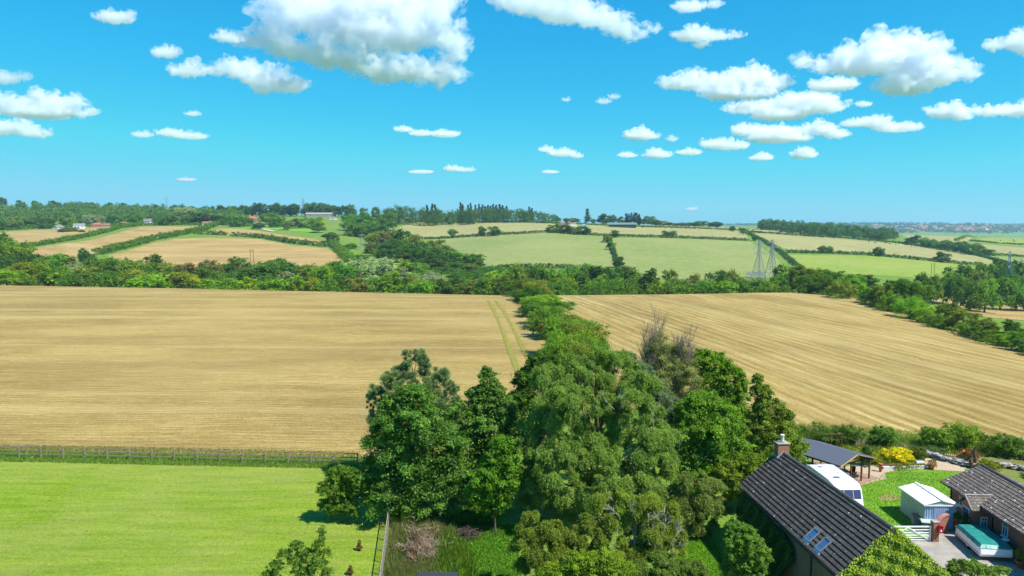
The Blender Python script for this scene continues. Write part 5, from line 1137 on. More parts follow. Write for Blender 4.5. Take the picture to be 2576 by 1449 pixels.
# ------------------------------------------------------------------ open garden shelter
PA = R(30.7); PO = Vector((31.3, 64.8, 0)); Mp = Matrix.Translation(PO)@Matrix.Rotation(PA, 4, 'Z')
t = thing('garden_shelter', PO, 'open timber garden shelter with a grey felt pitched roof', 'shelter', None, PA)
mb = MB(); L_ = 6.0
for (xa, za, xb, zb) in ((-2.35, 2.2, 0, 2.92), (2.8, 2.12, 0, 2.92)):
    d = Vector((xb-xa, 0, zb-za)).normalized(); nn = Vector((-d.z, 0, d.x)); nn = nn if nn.z > 0 else -nn
    V = [Vector((xa, 0, za)), Vector((xb, 0, zb)), Vector((xb, L_, zb)), Vector((xa, L_, za))]; V = [v+nn*.05 for v in V]+[v for v in V]
    mb.add(V, [(0,1,2,3),(7,6,5,4),(0,4,5,1),(1,5,6,2),(2,6,7,3),(3,7,4,0)])
mb.build('roof', M_felt, t)
mb = MB()
for y in (-.03,): mb.bar((-2.37, y, 2.17), (0, y, 2.9), .05, .15, (0, 1, 0)); mb.bar((0, y, 2.9), (2.82, y, 2.09), .05, .15, (0, 1, 0))
mb.build('barge_board', M_pale_wood, t)
mb = MB(); mb.bar((1.4, 0.1, 2.36), (1.4, 5.8, 2.36), .1, .12); mb.bar((2.62, .1, 2.04), (2.62, 5.8, 2.04), .1, .12); mb.bar((-2.2, .1, 2.1), (-2.2, 5.8, 2.1), .1, .12); mb.bar((-2.2, .55, 2.0), (2.6, .55, 2.0), .08, .12); mb.build('beams', M_wood2, t)
for x, y, z in ((1.5, .5, 2.3), (2.68, .5, 2.0), (-2.2, .5, 2.05), (0, .55, 1.97), (2.62, 3.0, 2.0), (2.62, 5.6, 2.0), (-2.2, 3.0, 2.05), (-2.2, 5.6, 2.05)):
    MB().box((x-.06, y-.06, 0), (x+.06, y+.06, z), None).build('post', M_wood2, t)
def wp(x, y, z=0): return Mp@Vector((x, y, z))
p = wp(.7, 2.0)
t = thing('patio_table', p, 'dark patio table under the garden shelter', 'table', None, .4)
MB().lathe([(.6, .7), (.62, .72), (.6, .74)], 24).build('table_top', M_black, t)
for k in range(4):
    a = k*math.pi/2+.78; MB().bar((.3*math.cos(a), .3*math.sin(a), 0), (.42*math.cos(a), .42*math.sin(a), .7), .05).build('leg', M_black, t)
ch0 = None
for i, (x, y, a, lb) in enumerate([(1.75, 1.7, 1.7, 'dark garden chair with a red cushion right of the patio table'), (.6, .9, 0, 'dark garden chair with a red cushion in front of the patio table'), (-.5, 2.2, -1.5, 'dark garden chair with a red cushion left of the patio table')]):
    t = thing('garden_chair', wp(x, y), lb, 'chair', 'garden chairs under the shelter', PA+a)
    MB().box((-.25, -.25, .4), (.25, .25, .45)).build('seat', M_black, t); MB().box((-.23, -.2, .45), (.23, .24, .53)).build('cushion', M_red, t, bevel=.03)
    MB().bar((0, -.25, .45), (0, -.38, 1.0), .48, .05, (0, 1, 0)).build('backrest', M_black, t)
    for lx in (-.22, .22):
        for ly in (-.22, .22): MB().box((lx-.02, ly-.02, 0), (lx+.02, ly+.02, .4)).build('leg', M_black, t)
p = at(*c6(830, 545), 1.1)
t = thing('hanging_basket', p, 'grey hanging basket of dark leaves under the shelter beam', 'hanging basket')
MB().lathe([(.05, -.2), (.22, -.1), (.26, .02), (.24, .03)], 14).build('basket', M_stone, t, True); MB().tube([(0, 0, 0), (0, 0, 1.0)], .012, 5).build('chain', M_steel, t)
o = link('foliage', crown('foliage', [(0, 0, .12, .3, .3, .25)], 700, .08, 3), t); o.color = (.05, .12, .02, 1)

# ------------------------------------------------------------------ metal shed
SA = R(-1.5); SO = Vector((33.35, 57.0, 0))
t = thing('metal_shed', SO, 'pale green metal garden shed with a white low-pitched roof', 'shed', None, SA)
def ribbed(mb, x0, y0, x1, y1, z0, z1, pitch=.2, dep=.035):
    a, b_ = Vector((x0, y0, 0)), Vector((x1, y1, 0)); L_ = (b_-a).length; d = (b_-a)/L_; nn = Vector((d.y, -d.x, 0)); k = int(L_/pitch)
    pts = []
    for i in range(k):
        s0 = i*L_/k
        for u, e in ((0, 0), (.55, 0), (.65, 1), (.9, 1), (1, 0)): pts.append(a+d*(s0+u*L_/k*.999)+nn*dep*e)
    V = [(*p.xy, z0) for p in pts]+[(*p.xy, z1) for p in pts]; n_ = len(pts); mb.add(V, [(i, i+1, n_+i+1, n_+i) for i in range(n_-1)])
M_shed = plain('shed_green_metal', (.38, .48, .4), .4, .5, scale=1.5, vary=.05); M_shed_shade = plain('shed_shade_metal', (.3, .4, .55), .4, .5, scale=1.5, vary=.06)  # front and door metal: the blue of their shade is painted into the colour
mb = MB().box((-1.16, -1.81, 0), (1.16, 1.81, 1.9)); ribbed(mb, -1.2, 1.85, -1.2, -1.85, .02, 1.98); ribbed(mb, 1.2, -1.85, 1.2, 1.85, .02, 1.98); ribbed(mb, 1.2, 1.85, -1.2, 1.85, .02, 1.98); mb.build('wall', M_shed, t)
mb = MB(); ribbed(mb, -1.2, -1.85, 1.2, -1.85, .02, 1.98); mb.build('front_wall', M_shed_shade, t)
dm = MB(); ribbed(dm, -.55, -1.9, .55, -1.9, .05, 1.8, .14, .02); dm.build('door', M_shed_shade, t)
mb = MB()
for sg in (-1, 1):
    for k in range(19):
        y0 = -1.98+k*3.96/19; y1 = y0+3.96/19*.985; x0, x1 = sg*1.34, 0
        zz = .018 if k % 2 else 0
        V = [(x0, y0, 2.0+zz), (x1, y0, 2.38+zz), (x1, y1, 2.38+zz), (x0, y1, 2.0+zz), (x0, y0, 1.95), (x1, y0, 2.33), (x1, y1, 2.33), (x0, y1, 1.95)]
        mb.add(V, [(0,1,2,3),(7,6,5,4),(0,4,5,1),(1,5,6,2),(2,6,7,3),(3,7,4,0)])
rf = mb.build('roof', M_white, t)
mb = MB(); mb.bar((0, -2.0, 2.415), (0, 2.0, 2.415), .16, .05); mb.bar((-1.35, -2.0, 1.97), (-1.35, 2.0, 1.97), .04, .1); mb.bar((1.35, -2.0, 1.97), (1.35, 2.0, 1.97), .04, .1); mb.build('roof_trim', M_white, rf)
prism(MB(), [(-1.3, 1.96), (1.3, 1.96), (0, 2.33)], -1.9, -1.88).build('gable', M_shed, t); MB().box((-1.3, -1.97, 1.9), (1.3, -1.93, 1.99)).build('fascia', M_white, t)

# ------------------------------------------------------------------ gate, pillar, post box, curved wall, bins
t = thing('field_gate', (29.9, 53.0, 0), 'white five-bar gate between barn and brick pillar', 'gate')
for z in (.12, .3, .48, .68, .9, 1.14): MB().bar((-1.75, 0, z), (1.4, 0, z), .035 if z < 1.1 else .05, .075 if z < 1.1 else .1).build('rail', M_white, t)
for x in (-1.75, 1.4): MB().box((x-.04, -.035, .05), (x+.04, .035, 1.22)).build('stile', M_white, t)
mb = MB(); mb.bar((-.3, -.04, 1.1), (1.3, -.04, .15), .03, .07); mb.bar((-.3, -.04, 1.1), (-1.7, -.04, .15), .03, .07); mb.build('brace', M_white, t)
t = thing('gate_pillar', (31.66, 53.05, 0), 'square red brick gate pillar at the right end of the white gate', 'pillar')
MB().box((-.22, -.22, 0), (.22, .22, 1.5)).build('shaft', M_brick2, t); MB().box((-.25, -.25, 1.5), (.25, .25, 1.57)).build('cap', M_stone, t, bevel=.02)
t = thing('post_box', (31.86, 52.7, 1.02), 'red post box on the front of the brick gate pillar', 'post box')
mb = MB(); prism(mb, [(-.17, -.2), (.17, -.2), (.17, .24), (.13, .33), (0, .37), (-.13, .33), (-.17, .24)], -.12, .1); mb.build('body', M_red, t, bevel=.015)
MB().box((-.12, -.13, .2), (.12, -.118, .235)).build('slot', M_black, t); MB().box((-.05, -.13, -.1), (.05, -.119, .04)).build('notice_plate', M_white, t); MB().box((-.19, -.16, .3), (.19, -.12, .325)).build('hood', M_red, t)
mb = MB(); k = 14
for i in range(k):
    a0, a1 = i/k, (i+1)/k; f0 = lambda a: (-.1+1.5*a, .35+1.05*math.sin(a*math.pi*.5)**.8)
    (x0, z0), (x1, z1) = f0(a0), f0(a1)
    mb.add([(x0, -.11, 0), (x1, -.11, 0), (x1, -.11, z1), (x0, -.11, z0), (x0, .11, 0), (x1, .11, 0), (x1, .11, z1), (x0, .11, z0)], [(0,1,2,3),(7,6,5,4),(0,4,5,1),(1,5,6,2),(2,6,7,3),(3,7,4,0)])
t = thing('curved_wall', (32.2, 54.3, 0), 'low brick wall with a pink swept-up curved coping behind the post box', 'wall', None, .25); mb.build('wall', M_brick2, t)
mb = MB()
for i in range(k):
    (x0, z0), (x1, z1) = f0(i/k), f0((i+1)/k); mb.bar((x0, 0, z0+.03), (x1, 0, z1+.03), .34, .09)
mb.build('coping', M_pinkbrick, t)
for (x, y, lb, mt, lid) in ((32.3, 55.0, 'dark green lidded storage box behind the white gate', plain('dark_green_plastic', (.03, .07, .05), .5, .4), plain('pale_green_lid', (.42, .52, .47), .4, .4)), (32.25, 56.1, 'grey storage box with a red lid against the metal shed', M_stone, plain('faded_red_lid', (.45, .14, .1), .5, .3))):
    t = thing('storage_box', (x, y, 0), lb, 'storage box', None, -.25)
    MB().box((-.55, -.38, .02), (.55, .38, .7)).build('box', mt, t, bevel=.05)
    mb = MB(); prism(mb, [(-.4, .7), (.4, .7), (.36, .8), (0, .86), (-.36, .8)], -.58, .58); o = mb.build('lid', lid, t, bevel=.02); o.rotation_euler = (0, 0, R(90))

# ------------------------------------------------------------------ folded trailer tent under its green cover
TA = R(-8); t = thing('trailer_tent', (34.3, 51.55, 0), 'white folded trailer tent under a green tarpaulin on the concrete drive', 'trailer', None, TA)
prof = [(-1.9, .32), (-2.0, .5), (-1.93, .98), (1.85, .98), (1.9, .32)]
mb = MB(); n = 5; V = [(-1.05, y, z) for y, z in prof]+[(1.05, y, z) for y, z in prof]; mb.add(V, [tuple(range(n)), tuple(range(n, 2*n))[::-1]]+[(i, (i+1) % n, n+(i+1) % n, n+i) for i in range(n)]); mb.build('body', M_gel, t, bevel=.04)
mb = MB(); g = random.Random(3); nx, ny = 14, 22; base = 0
def cov(i, j):
    u, v = i/nx*2-1, j/ny*2-1; e = max(abs(u), abs(v)); zz = 1.17+.05*(1-u*u)*(1-v*v)+.02*math.sin(v*9+u*2)+g.uniform(-.008, .008)
    if e > .999: zz = .95+g.uniform(-.035, .02)
    elif e > .9: zz -= .03
    sx_ = 1.09 if e > .999 else 1.07; return (u*sx_*(1 if e > .999 or abs(u) < .9 else .985), v*1.96*(1 if e > .999 or abs(v) < .9 else .99), zz)
V = [cov(i, j) for j in range(ny+1) for i in range(nx+1)]; Fc = [(j*(nx+1)+i, j*(nx+1)+i+1, (j+1)*(nx+1)+i+1, (j+1)*(nx+1)+i) for j in range(ny) for i in range(nx)]
o = mb.add(V, Fc).build('cover', M_green_cover, t)
sm_ = o.modifiers.new('s', 'SOLIDIFY'); sm_.thickness = .012
MB().box((-1.075, -1.7, .42), (-1.052, 1.7, .5)).build('side_strip', M_steel, t)
for x in (-1.0, .84): MB().tube([(x, .1, .3), (x+.16, .1, .3)], .3, 18).build('wheel', M_rubber, t); 
mb = MB(); mb.tube([(-1.03, .1, .3), (-1.0, .1, .3)], .16, 14); mb.build('hub_cap', M_steel, t)
MB().bar((0, 1.85, .4), (0, 3.0, .4), .08).build('drawbar', M_steel, t)

# ------------------------------------------------------------------ pots, butt and garden pieces
def pot(x, y, r, h, label, tall=False, leaf=None, lc='mid', name='plant_pot', mt=None, lh=.5):
    t = thing(name, (x, y, 0), label, 'plant pot')
    MB().lathe([(r*.7, 0), (r*.95, h*.85), (r*1.1, h*.86), (r*1.1, h), (r*.9, h), (r*.85, h*.9)], 18).build('pot', mt or M_terra, t, True)
    if leaf:
        o = link('foliage', crown('foliage', [(0, 0, h+lh*.35, leaf, leaf, lh*.5), (leaf*.3, 0, h+lh*.7, leaf*.6, leaf*.6, lh*.4)], 1100, .09, int(x*7)), t); o.color = (*(COLR[lc] if isinstance(lc, str) else lc), 1)
    return t
pot(35.15, 48.75, .3, .5, 'terracotta pot of yellow-tipped leaves at the bottom right edge', leaf=.5, lc='olive', lh=1.0)
pot(34.45, 55.0, .19, .95, 'tall terracotta pot by the porch door', leaf=.25, lc='dark', lh=.5)
pot(34.2, 55.9, .3, .3, 'low pot of dark leaves against the shed corner', leaf=.55, lc='deep', lh=1.5)
pot(35.4, 68.55, .17, .85, 'tall terracotta chimney-like pot at the left end of the raised bed')
pot(40.75, 69.35, .3, .35, 'pot of orange and green foliage at the right end of the raised bed', leaf=.5, lc=(.3, .16, .02), lh=.6)
pot(35.0, 52.9, .2, .3, 'small pot below the porch window', leaf=.25, lc='silver', lh=.3, mt=M_stone)
t = thing('water_butt', (35.3, 50.6, 0), 'dark green water butt with a white bowl on its lid by the house wall', 'water butt')
MB().lathe([(.26, 0), (.32, .25), (.33, .7), (.27, 1.05), (.28, 1.08)], 18).build('barrel', plain('butt_green', (.02, .05, .03), .5, .4), t, True); MB().lathe([(.1, 1.09), (.26, 1.17), (.28, 1.2), (.2, 1.19)], 18).build('bowl', M_white, t, True)
t = thing('climbing_plant', (34.55, 53.9, 0), 'dark climbing plant beside the porch door', 'climbing plant')
o = link('foliage', crown('foliage', [(0, 0, .6, .2, .5, .6), (.05, .1, 1.3, .18, .4, .5)], 2200, .1, 4), t); o.color = (.045, .1, .02, 1)
t = thing('yard_fence', (35.6, 60.1, 0), 'little yellow slatted fence between metal shed and house', 'fence')
for k in range(9): MB().box((-1.0+k*.2, -.015, .1), (-.9+k*.2, .015, 1.05)).build('slat', plain('yellow_wood', (.55, .45, .12), .8, .2) if 'yellow_wood' not in MATS else MATS['yellow_wood'], t)
mb = MB(); mb.box((-1.05, .017, .25), (.8, .05, .34)); mb.box((-1.05, .017, .8), (.8, .05, .89)); mb.build('rail', MATS['yellow_wood'], t)
# raised bed
t = thing('raised_bed', (38.2, 69.6, 0), 'long raised bed edged with pale blocks and a dark timber sleeper', 'raised bed', None, R(4))
MB().box((-2.2, -.25, 0), (2.2, .05, .28)).build('block_kerb', plain('pale_block', (.5, .5, .5), .85, .2, scale=5, vary=.12), t, bevel=.02); MB().box((-2.2, .06, 0), (2.2, .26, .42)).build('sleeper', M_wood2, t, bevel=.015)
t = thing('planter', (39.95, 70.05, 0), 'white trough standing on the right end of the raised bed', 'planter'); MB().box((-.35, -.18, .3), (.35, .18, .62)).build('trough', M_white, t, bevel=.03); o = link('foliage', crown('foliage', [(0, 0, .66, .3, .14, .12)], 200, .07, 3), t); o.color = (.1, .2, .03, 1)
def shrub(label, x, y, r, h, colr, n=9000, size=.1, seed=1, name='shrub', cat='shrub', lumps=9, mode='broad', wl=.62):
    g = random.Random(seed); lb = [(0, 0, h*.5, r*.75, r*.75, h*.45)]
    for k in range(lumps):
        a = k*2.4; q = r*g.uniform(.35, .75); lb.append((math.cos(a)*q, math.sin(a)*q, h*g.uniform(.3, .75), r*g.uniform(.3, .45), r*g.uniform(.3, .45), h*g.uniform(.2, .32)))
    t = thing(name, (x, y, 0), label, cat); o = link('foliage', crown('foliage', lb, n, size, seed, mode, .3, wl=wl), t); o.color = (*(COLR[colr] if isinstance(colr, str) else colr), 1)
    mb = MB()
    for k in range(5): a = k*1.26; mb.tube([(0, 0, -.05), (math.cos(a)*r*.25, math.sin(a)*r*.25, h*.3), (math.cos(a)*r*.5, math.sin(a)*r*.5, h*.6)], [.05, .035, .015], 5)
    mb.build('stems', M_bark, t); return t
shrub('brilliant yellow flowering shrub in the middle of the rockery bed', 38.3, 71.2, 1.5, 1.35, (.62, .55, .01), 9000, .12, 2)
shrub('clipped olive green ball bush right of the yellow shrub', 40.7, 71.6, .95, 1.5, (.15, .19, .02), 9000, .09, 3)
shrub('sprawling yellow-green ground shrub left of the yellow one', 36.3, 71.6, 1.5, .7, (.26, .3, .015), 8000, .1, 4)
shrub('low lime green cushion plant behind the shelter posts', 35.2, 73.2, 1.3, .8, (.24, .3, .02), 6000, .1, 5)
shrub('low mixed green plants along the front of the raised bed', 38.2, 70.25, 1.9, .5, (.2, .24, .02), 8000, .09, 6)
shrub('bushy rounded green shrub beside the weathered paling fence', 40.0, 77.0, 1.65, 2.3, (.13, .24, .028), 15000, .12, 7)
shrub('big dark leafy bush, left one of the right-hand garden bushes', 45.2, 76.0, 2.1, 2.2, (.16, .26, .025), 16000, .12, 8)
shrub('tallest bush in the middle of the right-hand garden bushes', 48.2, 76.2, 2.3, 2.6, (.2, .29, .025), 16000, .12, 9)
shrub('dark glossy bush right of the tallest garden bush', 51.0, 73.8, 2.3, 2.1, (.14, .25, .028), 16000, .12, 10)
shrub('lower bush at the right edge beside the stubble field', 53.6, 71.2, 2.2, 1.8, (.18, .28, .025), 14000, .12, 11)
shrub('grey-green weedy shrub on the bank above the stone wall', 43.6, 74.3, 1.3, .8, (.13, .2, .06), 5000, .09, 12)
shrub('yellow-green shrub beyond the bungalow ridge', 46.3, 69.3, 1.1, .9, (.24, .27, .015), 5000, .1, 13)
shrub('reddish dead fern clump by the driftwood stumps', 46.4, 72.4, 1.0, 1.1, (.22, .1, .05), 2600, .1, 14)
shrub('lime green shrub at the right edge behind the bungalow', 49.5, 66.5, 1.6, 1.0, (.19, .26, .015), 6000, .1, 15)
shrub('dark leafy plant right of the garden shelter', 34.9, 70.3, .6, 1.9, (.055, .12, .02), 4500, .1, 16)
shrub('light twiggy shrub growing against the barn eave below the shelter', 26.2, 66.6, 1.6, 2.6, (.12, .2, .05), 9000, .11, 17)
shrub('yellow-green creeper spilling over beside the barn ridge', 25.6, 54.9, 1.3, 1.2, (.17, .26, .018), 7000, .1, 18)
# tall grass hedge behind the shelter
sp_ = [(x+random.Random(i).uniform(-.3, .3), 77.3+random.Random(i+50).uniform(-.6, .6), .8, 2.0+random.Random(i+9).uniform(-.4, .3)) for i, x in enumerate(np.arange(30.4, 37.4, .45))]
leafmass('hedge', sp_, 16000, .16, 61, (.12, .21, .026), 'tall grassy hedge behind the garden shelter', 'hedge', wl=.35)
blades('tall_grass', [(random.Random(i).uniform(30, 37.4), random.Random(i+999).uniform(76.6, 78.4)) for i in range(1800)], 1.9, .06, 62, (.14, .2, .04), .2)
blades('bank_grass', [(random.Random(i).uniform(35, 52), random.Random(i+555).uniform(73, 79.5)) for i in range(9000)], .5, .06, 63, (.16, .21, .04), .4)
# weathered paling fence
t = thing('paling_fence', (37.75, 76.7, 0), 'weathered grey paling fence behind the rockery', 'fence', None, R(14))
g = random.Random(5); mb = MB()
for k in range(22):
    x = -1.05+k*.1; mb.bar((x, 0, 0), (x+g.uniform(-.04, .04), g.uniform(-.05, .05), g.uniform(.8, 1.15)), .075, .02, (0, 1, 0))
mb.build('palings', M_wood, t)
mb = MB(); mb.box((-1.1, .03, .3), (1.1, .07, .38)); mb.box((-1.1, .03, .75), (1.1, .07, .83)); mb.build('rail', M_wood, t)
t = thing('trellis', (34.2, 76.1, 0), 'bare timber trellis frame behind the shelter roof', 'trellis', None, R(5))
mb = MB()
for x in (-.9, -.3, .3, .9): mb.box((x-.04, -.04, 0), (x+.04, .04, 1.5))
mb.box((-1, -.05, 1.5), (1, .05, 1.58)); mb.box((-.86, -.02, .9), (.86, .02, .96)); mb.build('frame', M_wood2, t)
# dry stone wall
def stones(name, label, pts, n, seed, wid=.5, h=.55):
    g = random.Random(seed); bm = bmesh.new(); P = [Vector((*p, 0)) for p in pts]; seg = [(a, b) for a, b in zip(P, P[1:])]; tot = sum((b-a).length for a, b in seg)
    for i in range(n):
        s = g.uniform(0, tot)
        for a, b in seg:
            if s <= (b-a).length: break
            s -= (b-a).length
        d = (b-a).normalized(); q = a+d*s+Vector((-d.y, d.x, 0))*g.uniform(-wid, wid)*.5; z = g.uniform(.05, h)
        M = Matrix.Translation((q.x, q.y, z))@Matrix.Rotation(math.atan2(d.y, d.x)+g.gauss(0, .35), 4, 'Z')@Matrix.Rotation(g.gauss(0, .2), 4, 'X')@Matrix.Diagonal((g.uniform(.18, .42), g.uniform(.14, .26), g.uniform(.05, .1), 1))
        bmesh.ops.create_icosphere(bm, subdivisions=1, radius=1, matrix=M)
    for v in bm.verts: v.co += Vector((g.gauss(0, .012), g.gauss(0, .012), g.gauss(0, .008)))
    me = bpy.data.meshes.new(name); bm.to_mesh(me); bm.free(); o = link(name, me, None, [M_stone]); return tag(o, label, 'wall')
stones('dry_stone_wall', 'tumbled dry stone wall stepping down beside the gravel path', [(42.5, 73.8), (43.4, 71.8), (44.6, 70.2), (46.2, 69.2)], 190, 3)
stones('dry_stone_wall', 'grey stone edging wall behind the bungalow roof at the right edge', [(47.5, 70.3), (51, 67.8), (56, 64)], 150, 4, .6, .5)
for x, y, h, lb in ((44.75, 69.6, 1.3, 'shorter dark driftwood stump by the bungalow roof'), (45.3, 69.9, 2.1, 'taller dark driftwood stump by the bungalow roof')):
    g = random.Random(int(h*10)); mb = MB(); mb.tube([(0, 0, -.1), (.05, 0, h*.4), (-.08, .05, h*.7), (.06, 0, h)], [.22, .17, .15, .07], 8); mb.tube([(0, 0, h*.5), (.3, .05, h*.8)], [.09, .03], 6); mb.tube([(0, 0, h*.35), (-.28, .0, h*.6)], [.09, .03], 6)
    o = mb.build('driftwood_stump', M_wood2, None); o.location = (x, y, 0); tag(o, lb, 'stump', 'driftwood stumps')
t = thing('garden_lounger', (44.9, 72.6, 0), 'timber garden lounger with an orange cushion on the bank', 'lounger', None, R(-35))
mb = MB()
for y in (-.3, .3): mb.bar((-.8, y, .3), (.5, y, .3), .06); mb.bar((.3, y, .3), (.9, y, .95), .06)
for k in range(7): mb.bar((-.75+k*.18, -.3, .34), (-.75+k*.18, .3, .34), .08, .03)
mb.build('frame', M_pale_wood, t)
for x in (-.7, .45):
    for y in (-.3, .3): MB().box((x-.03, y-.03, 0), (x+.03, y+.03, .28)).build('leg', M_pale_wood, t)
MB().bar((.25, 0, .4), (.85, 0, .98), .55, .08, (0, 0, 1)).build('cushion', M_orange, t)
# ------------------------------------------------------------------ fences of the paddock
A_, B_ = at(-170, 1148), at(900, 1172); d = (B_-A_); Lf = d.length; d.normalize(); k = int(Lf/2.27)
t = thing('post_and_rail_fence', (0, 0, 0), 'long grey post and rail fence between paddock and stubble field', 'fence')
for i in range(k+1):
    p = A_+d*(i*Lf/k); MB().box((p.x-.058, p.y-.05, -.1), (p.x+.058, p.y+.05, 1.32)).build('post', M_wood, t)
for z in (.45, .82, 1.2):
    for i in range(k):
        pass
    p, q = A_.copy(), B_.copy(); p.y += .072; q.y += .072; p.z = q.z = z; MB().bar(p, q, .04, .085).build('rail', M_wood, t)
A_, B_ = at(980, 1312), at(950, 1560); t = thing('wire_fence', (0, 0, 0), 'leaning wire stock fence with pale split posts at the paddock edge', 'fence'); d = B_-A_
for i in range(9):
    p = A_+d*(i/8); MB().tube([(p.x, p.y, -.1), (p.x-.06, p.y+.03, 1.3+(.2 if i == 0 else 0))], [.06, .045], 7).build('post', M_pale_wood if i == 0 else M_wood, t)
MB().bar(A_+Vector((-.04, 0, 1.28)), B_+Vector((-.04, 0, 1.22)), .06, .07).build('top_rail', M_wood, t)
mb = MB()
for z in (.15, .35, .55, .75, .95, 1.12): mb.tube([A_+Vector((0, 0, z)), A_.lerp(B_, .5)+Vector((0, 0, z-.02)), B_+Vector((0, 0, z))], .008, 4)
for i in range(70): p = A_+d*(i/70); mb.tube([p+Vector((0, 0, .1)), p+Vector((0, 0, 1.12))], .006, 4)
mb.build('wire_netting', M_steel, t)
# small dark shed whose roof edge shows at the bottom
t = thing('garden_shed', (-4.6, 42.2, 0), 'dark blue felt roof edge of a small shed cut by the bottom edge', 'shed')
MB().box((-1.1, -1.3, 0), (1.1, 1.3, 1.95)).build('wall', M_wood, t); MB().add([(-1.25, -1.45, 1.98), (1.25, -1.45, 1.98), (1.25, 1.5, 2.16), (-1.25, 1.5, 2.16), (-1.25, -1.45, 1.92), (1.25, -1.45, 1.92), (1.25, 1.5, 2.1), (-1.25, 1.5, 2.1)], [(0,1,2,3),(7,6,5,4),(0,4,5,1),(1,5,6,2),(2,6,7,3),(3,7,4,0)]).build('roof', plain('dark_felt', (.035, .04, .05), .9, .1, scale=20), t)
# ------------------------------------------------------------------ pylons, far houses, cattle, town
M_pyl = plain('pylon_steel', (.27, .28, .3), .5, .4, .3, scale=.5, vary=.1)
def pylon_meshes(H=26.0, base=5.6, arms=((.66, 3.4), (.80, 4.4), (.93, 3.2)), twin=False):
    th = .25; B = MB(); top = .9
    wz = lambda z: base/2*(1-z/(H*.64))+.75*(z/(H*.64)) if z < H*.64 else .75-(z-H*.64)/(H*.36)*.45
    lv = [0, .17, .32, .44, .54, .63, .70, .77, .84, .90, .95, 1.0]; lv = [l*H for l in lv]
    for a, b in zip(lv, lv[1:]):
        wa, wb = wz(a), wz(b)
        for sx, sy in ((1, 1), (1, -1), (-1, -1), (-1, 1)): B.bar((sx*wa, sy*wa, a), (sx*wb, sy*wb, b), th)
        for (p, q) in (((1, 1), (1, -1)), ((1, -1), (-1, -1)), ((-1, -1), (-1, 1)), ((-1, 1), (1, 1))):
            B.bar((p[0]*wa, p[1]*wa, a), (q[0]*wb, q[1]*wb, b), th*.38); B.bar((q[0]*wa, q[1]*wa, a), (p[0]*wb, p[1]*wb, b), th*.38); B.bar((p[0]*wb, p[1]*wb, b), (q[0]*wb, q[1]*wb, b), th*.5)
    A = []
    for f, l in arms:
        z = f*H; w = wz(z); m = MB()
        for s in (-1, 1):
            tip = (s*(w+l), 0, z)
            for sy in (-1, 1): m.bar((s*w, sy*w, z), tip, th*.7); m.bar((s*w, sy*w, z+.045*H), tip, th*.6)
            m.bar((s*w*1.0, -w, z), (s*(w+l*.5), w*.5, z), th*.4); m.tube([tip, (tip[0], 0, z-1.4)], [.14, .1], 5)
        A.append(m)
    return B, A
PROTO = {}
def pylon(kind, loc, h, rz, label, group='lattice pylons', arms=None):
    if kind not in PROTO:
        B, A = pylon_meshes(arms=arms or ((.66, 3.4), (.80, 4.4), (.93, 3.2)), base=7.0 if kind == 'terminal' else 5.6)
        t = thing('pylon', loc, label, 'pylon', group, rz); B.build('lattice_tower', M_pyl, t)
        for a in A: a.build('cross_arm', M_pyl, t)
        PROTO[kind] = t
    else:
        s = PROTO[kind]; t = s.copy(); COL.objects.link(t); t.location = loc; t.rotation_euler = (0, 0, rz)
        for c in s.children:
            d = c.copy(); COL.objects.link(d); d.parent = t
        tag(t, label, 'pylon', group)
    t.scale = (h/26.0,)*3; return t
def pyl_px(kind, x, yt, Y, rz, label):
    p = atY(x, yt, Y); z = tz(p.x, p.y); return pylon(kind, (p.x, p.y, z), p.z-z, rz, label)
pyl_px('line', 909, 589, 640, .5, 'nearest lattice pylon standing in the gully clearing')
pyl_px('line', 859, 555, 800, .5, 'pylon against the gully wood behind the nearest one')
pyl_px('line', 836, 533, 960, .5, 'small pylon at the right end of the long barn')
pyl_px('line', 762, 499, 1180, .5, 'pylon breaking the skyline above the long barn')
pyl_px('line', 419, 494, 1420, .5, 'most distant pylon on the wooded skyline')
TA_ = ((.62, 3.2), (.74, 3.6), (.86, 3.0))
for x, lb in ((1911, 'left one of the twin terminal towers behind the hedge'), (1943, 'right one of the twin terminal towers behind the hedge')): pyl_px('terminal', x, 603, 470, .35 if x < 1930 else .25, lb)
pyl_px('line', 2541, 633, 440, .9, 'tall lattice tower among the trees at the right edge')
# substation gantry at the foot of the twin towers
p = atY(1890, 700, 462); z = tz(p.x, p.y)
t = thing('substation_gantry', (p.x, p.y, z), 'low steel gantry with insulators left of the twin towers', 'gantry'); mb = MB()
for i in range(5):
    for j in (0, 4): mb.bar((-2+i*2.6, j, 0), (-2+i*2.6, j, 4.2), .25)
for j in (0, 4): mb.bar((-2.4, j, 4.2), (8.8, j, 4.2), .4, .3); mb.bar((-2.4, j, 3.2), (8.8, j, 3.2), .2)
mb.build('frame', M_pyl, t); mb = MB()
for i in range(9): mb.tube([(-2+i*1.3, 0, 4.4), (-2+i*1.3, 0, 6.2)], [.16, .1], 6)
mb.build('insulators', M_pyl, t)
p = atY(2556, 748, 430); z = tz(p.x, p.y); t = thing('substation_gantry', (p.x, p.y, z), 'low steel gantry right of the tower at the right edge', 'gantry'); mb = MB()
for i in range(5): mb.bar((-2+i*2.2, 0, 0), (-2+i*2.2, 0, 4), .22)
mb.bar((-2.4, 0, 4), (7.2, 0, 4), .3); mb.build('frame', M_pyl, t)
def hpole(x, yb, h, label):
    b = hit(x, yb, FM); t = thing('telegraph_pole', b, label, 'pole', 'twin wooden poles'); 
    for sx in (-1.1, 1.1): MB().tube([(sx, 0, -.5), (sx, 0, h)], [.2, .15], 6).build('pole', M_wood2, t)
    mb = MB(); mb.bar((-1.8, 0, h-.5), (1.8, 0, h-.5), .22); mb.bar((-1.1, 0, h-2), (1.1, 0, h-2), .16); mb.build('cross_arm', M_wood2, t)
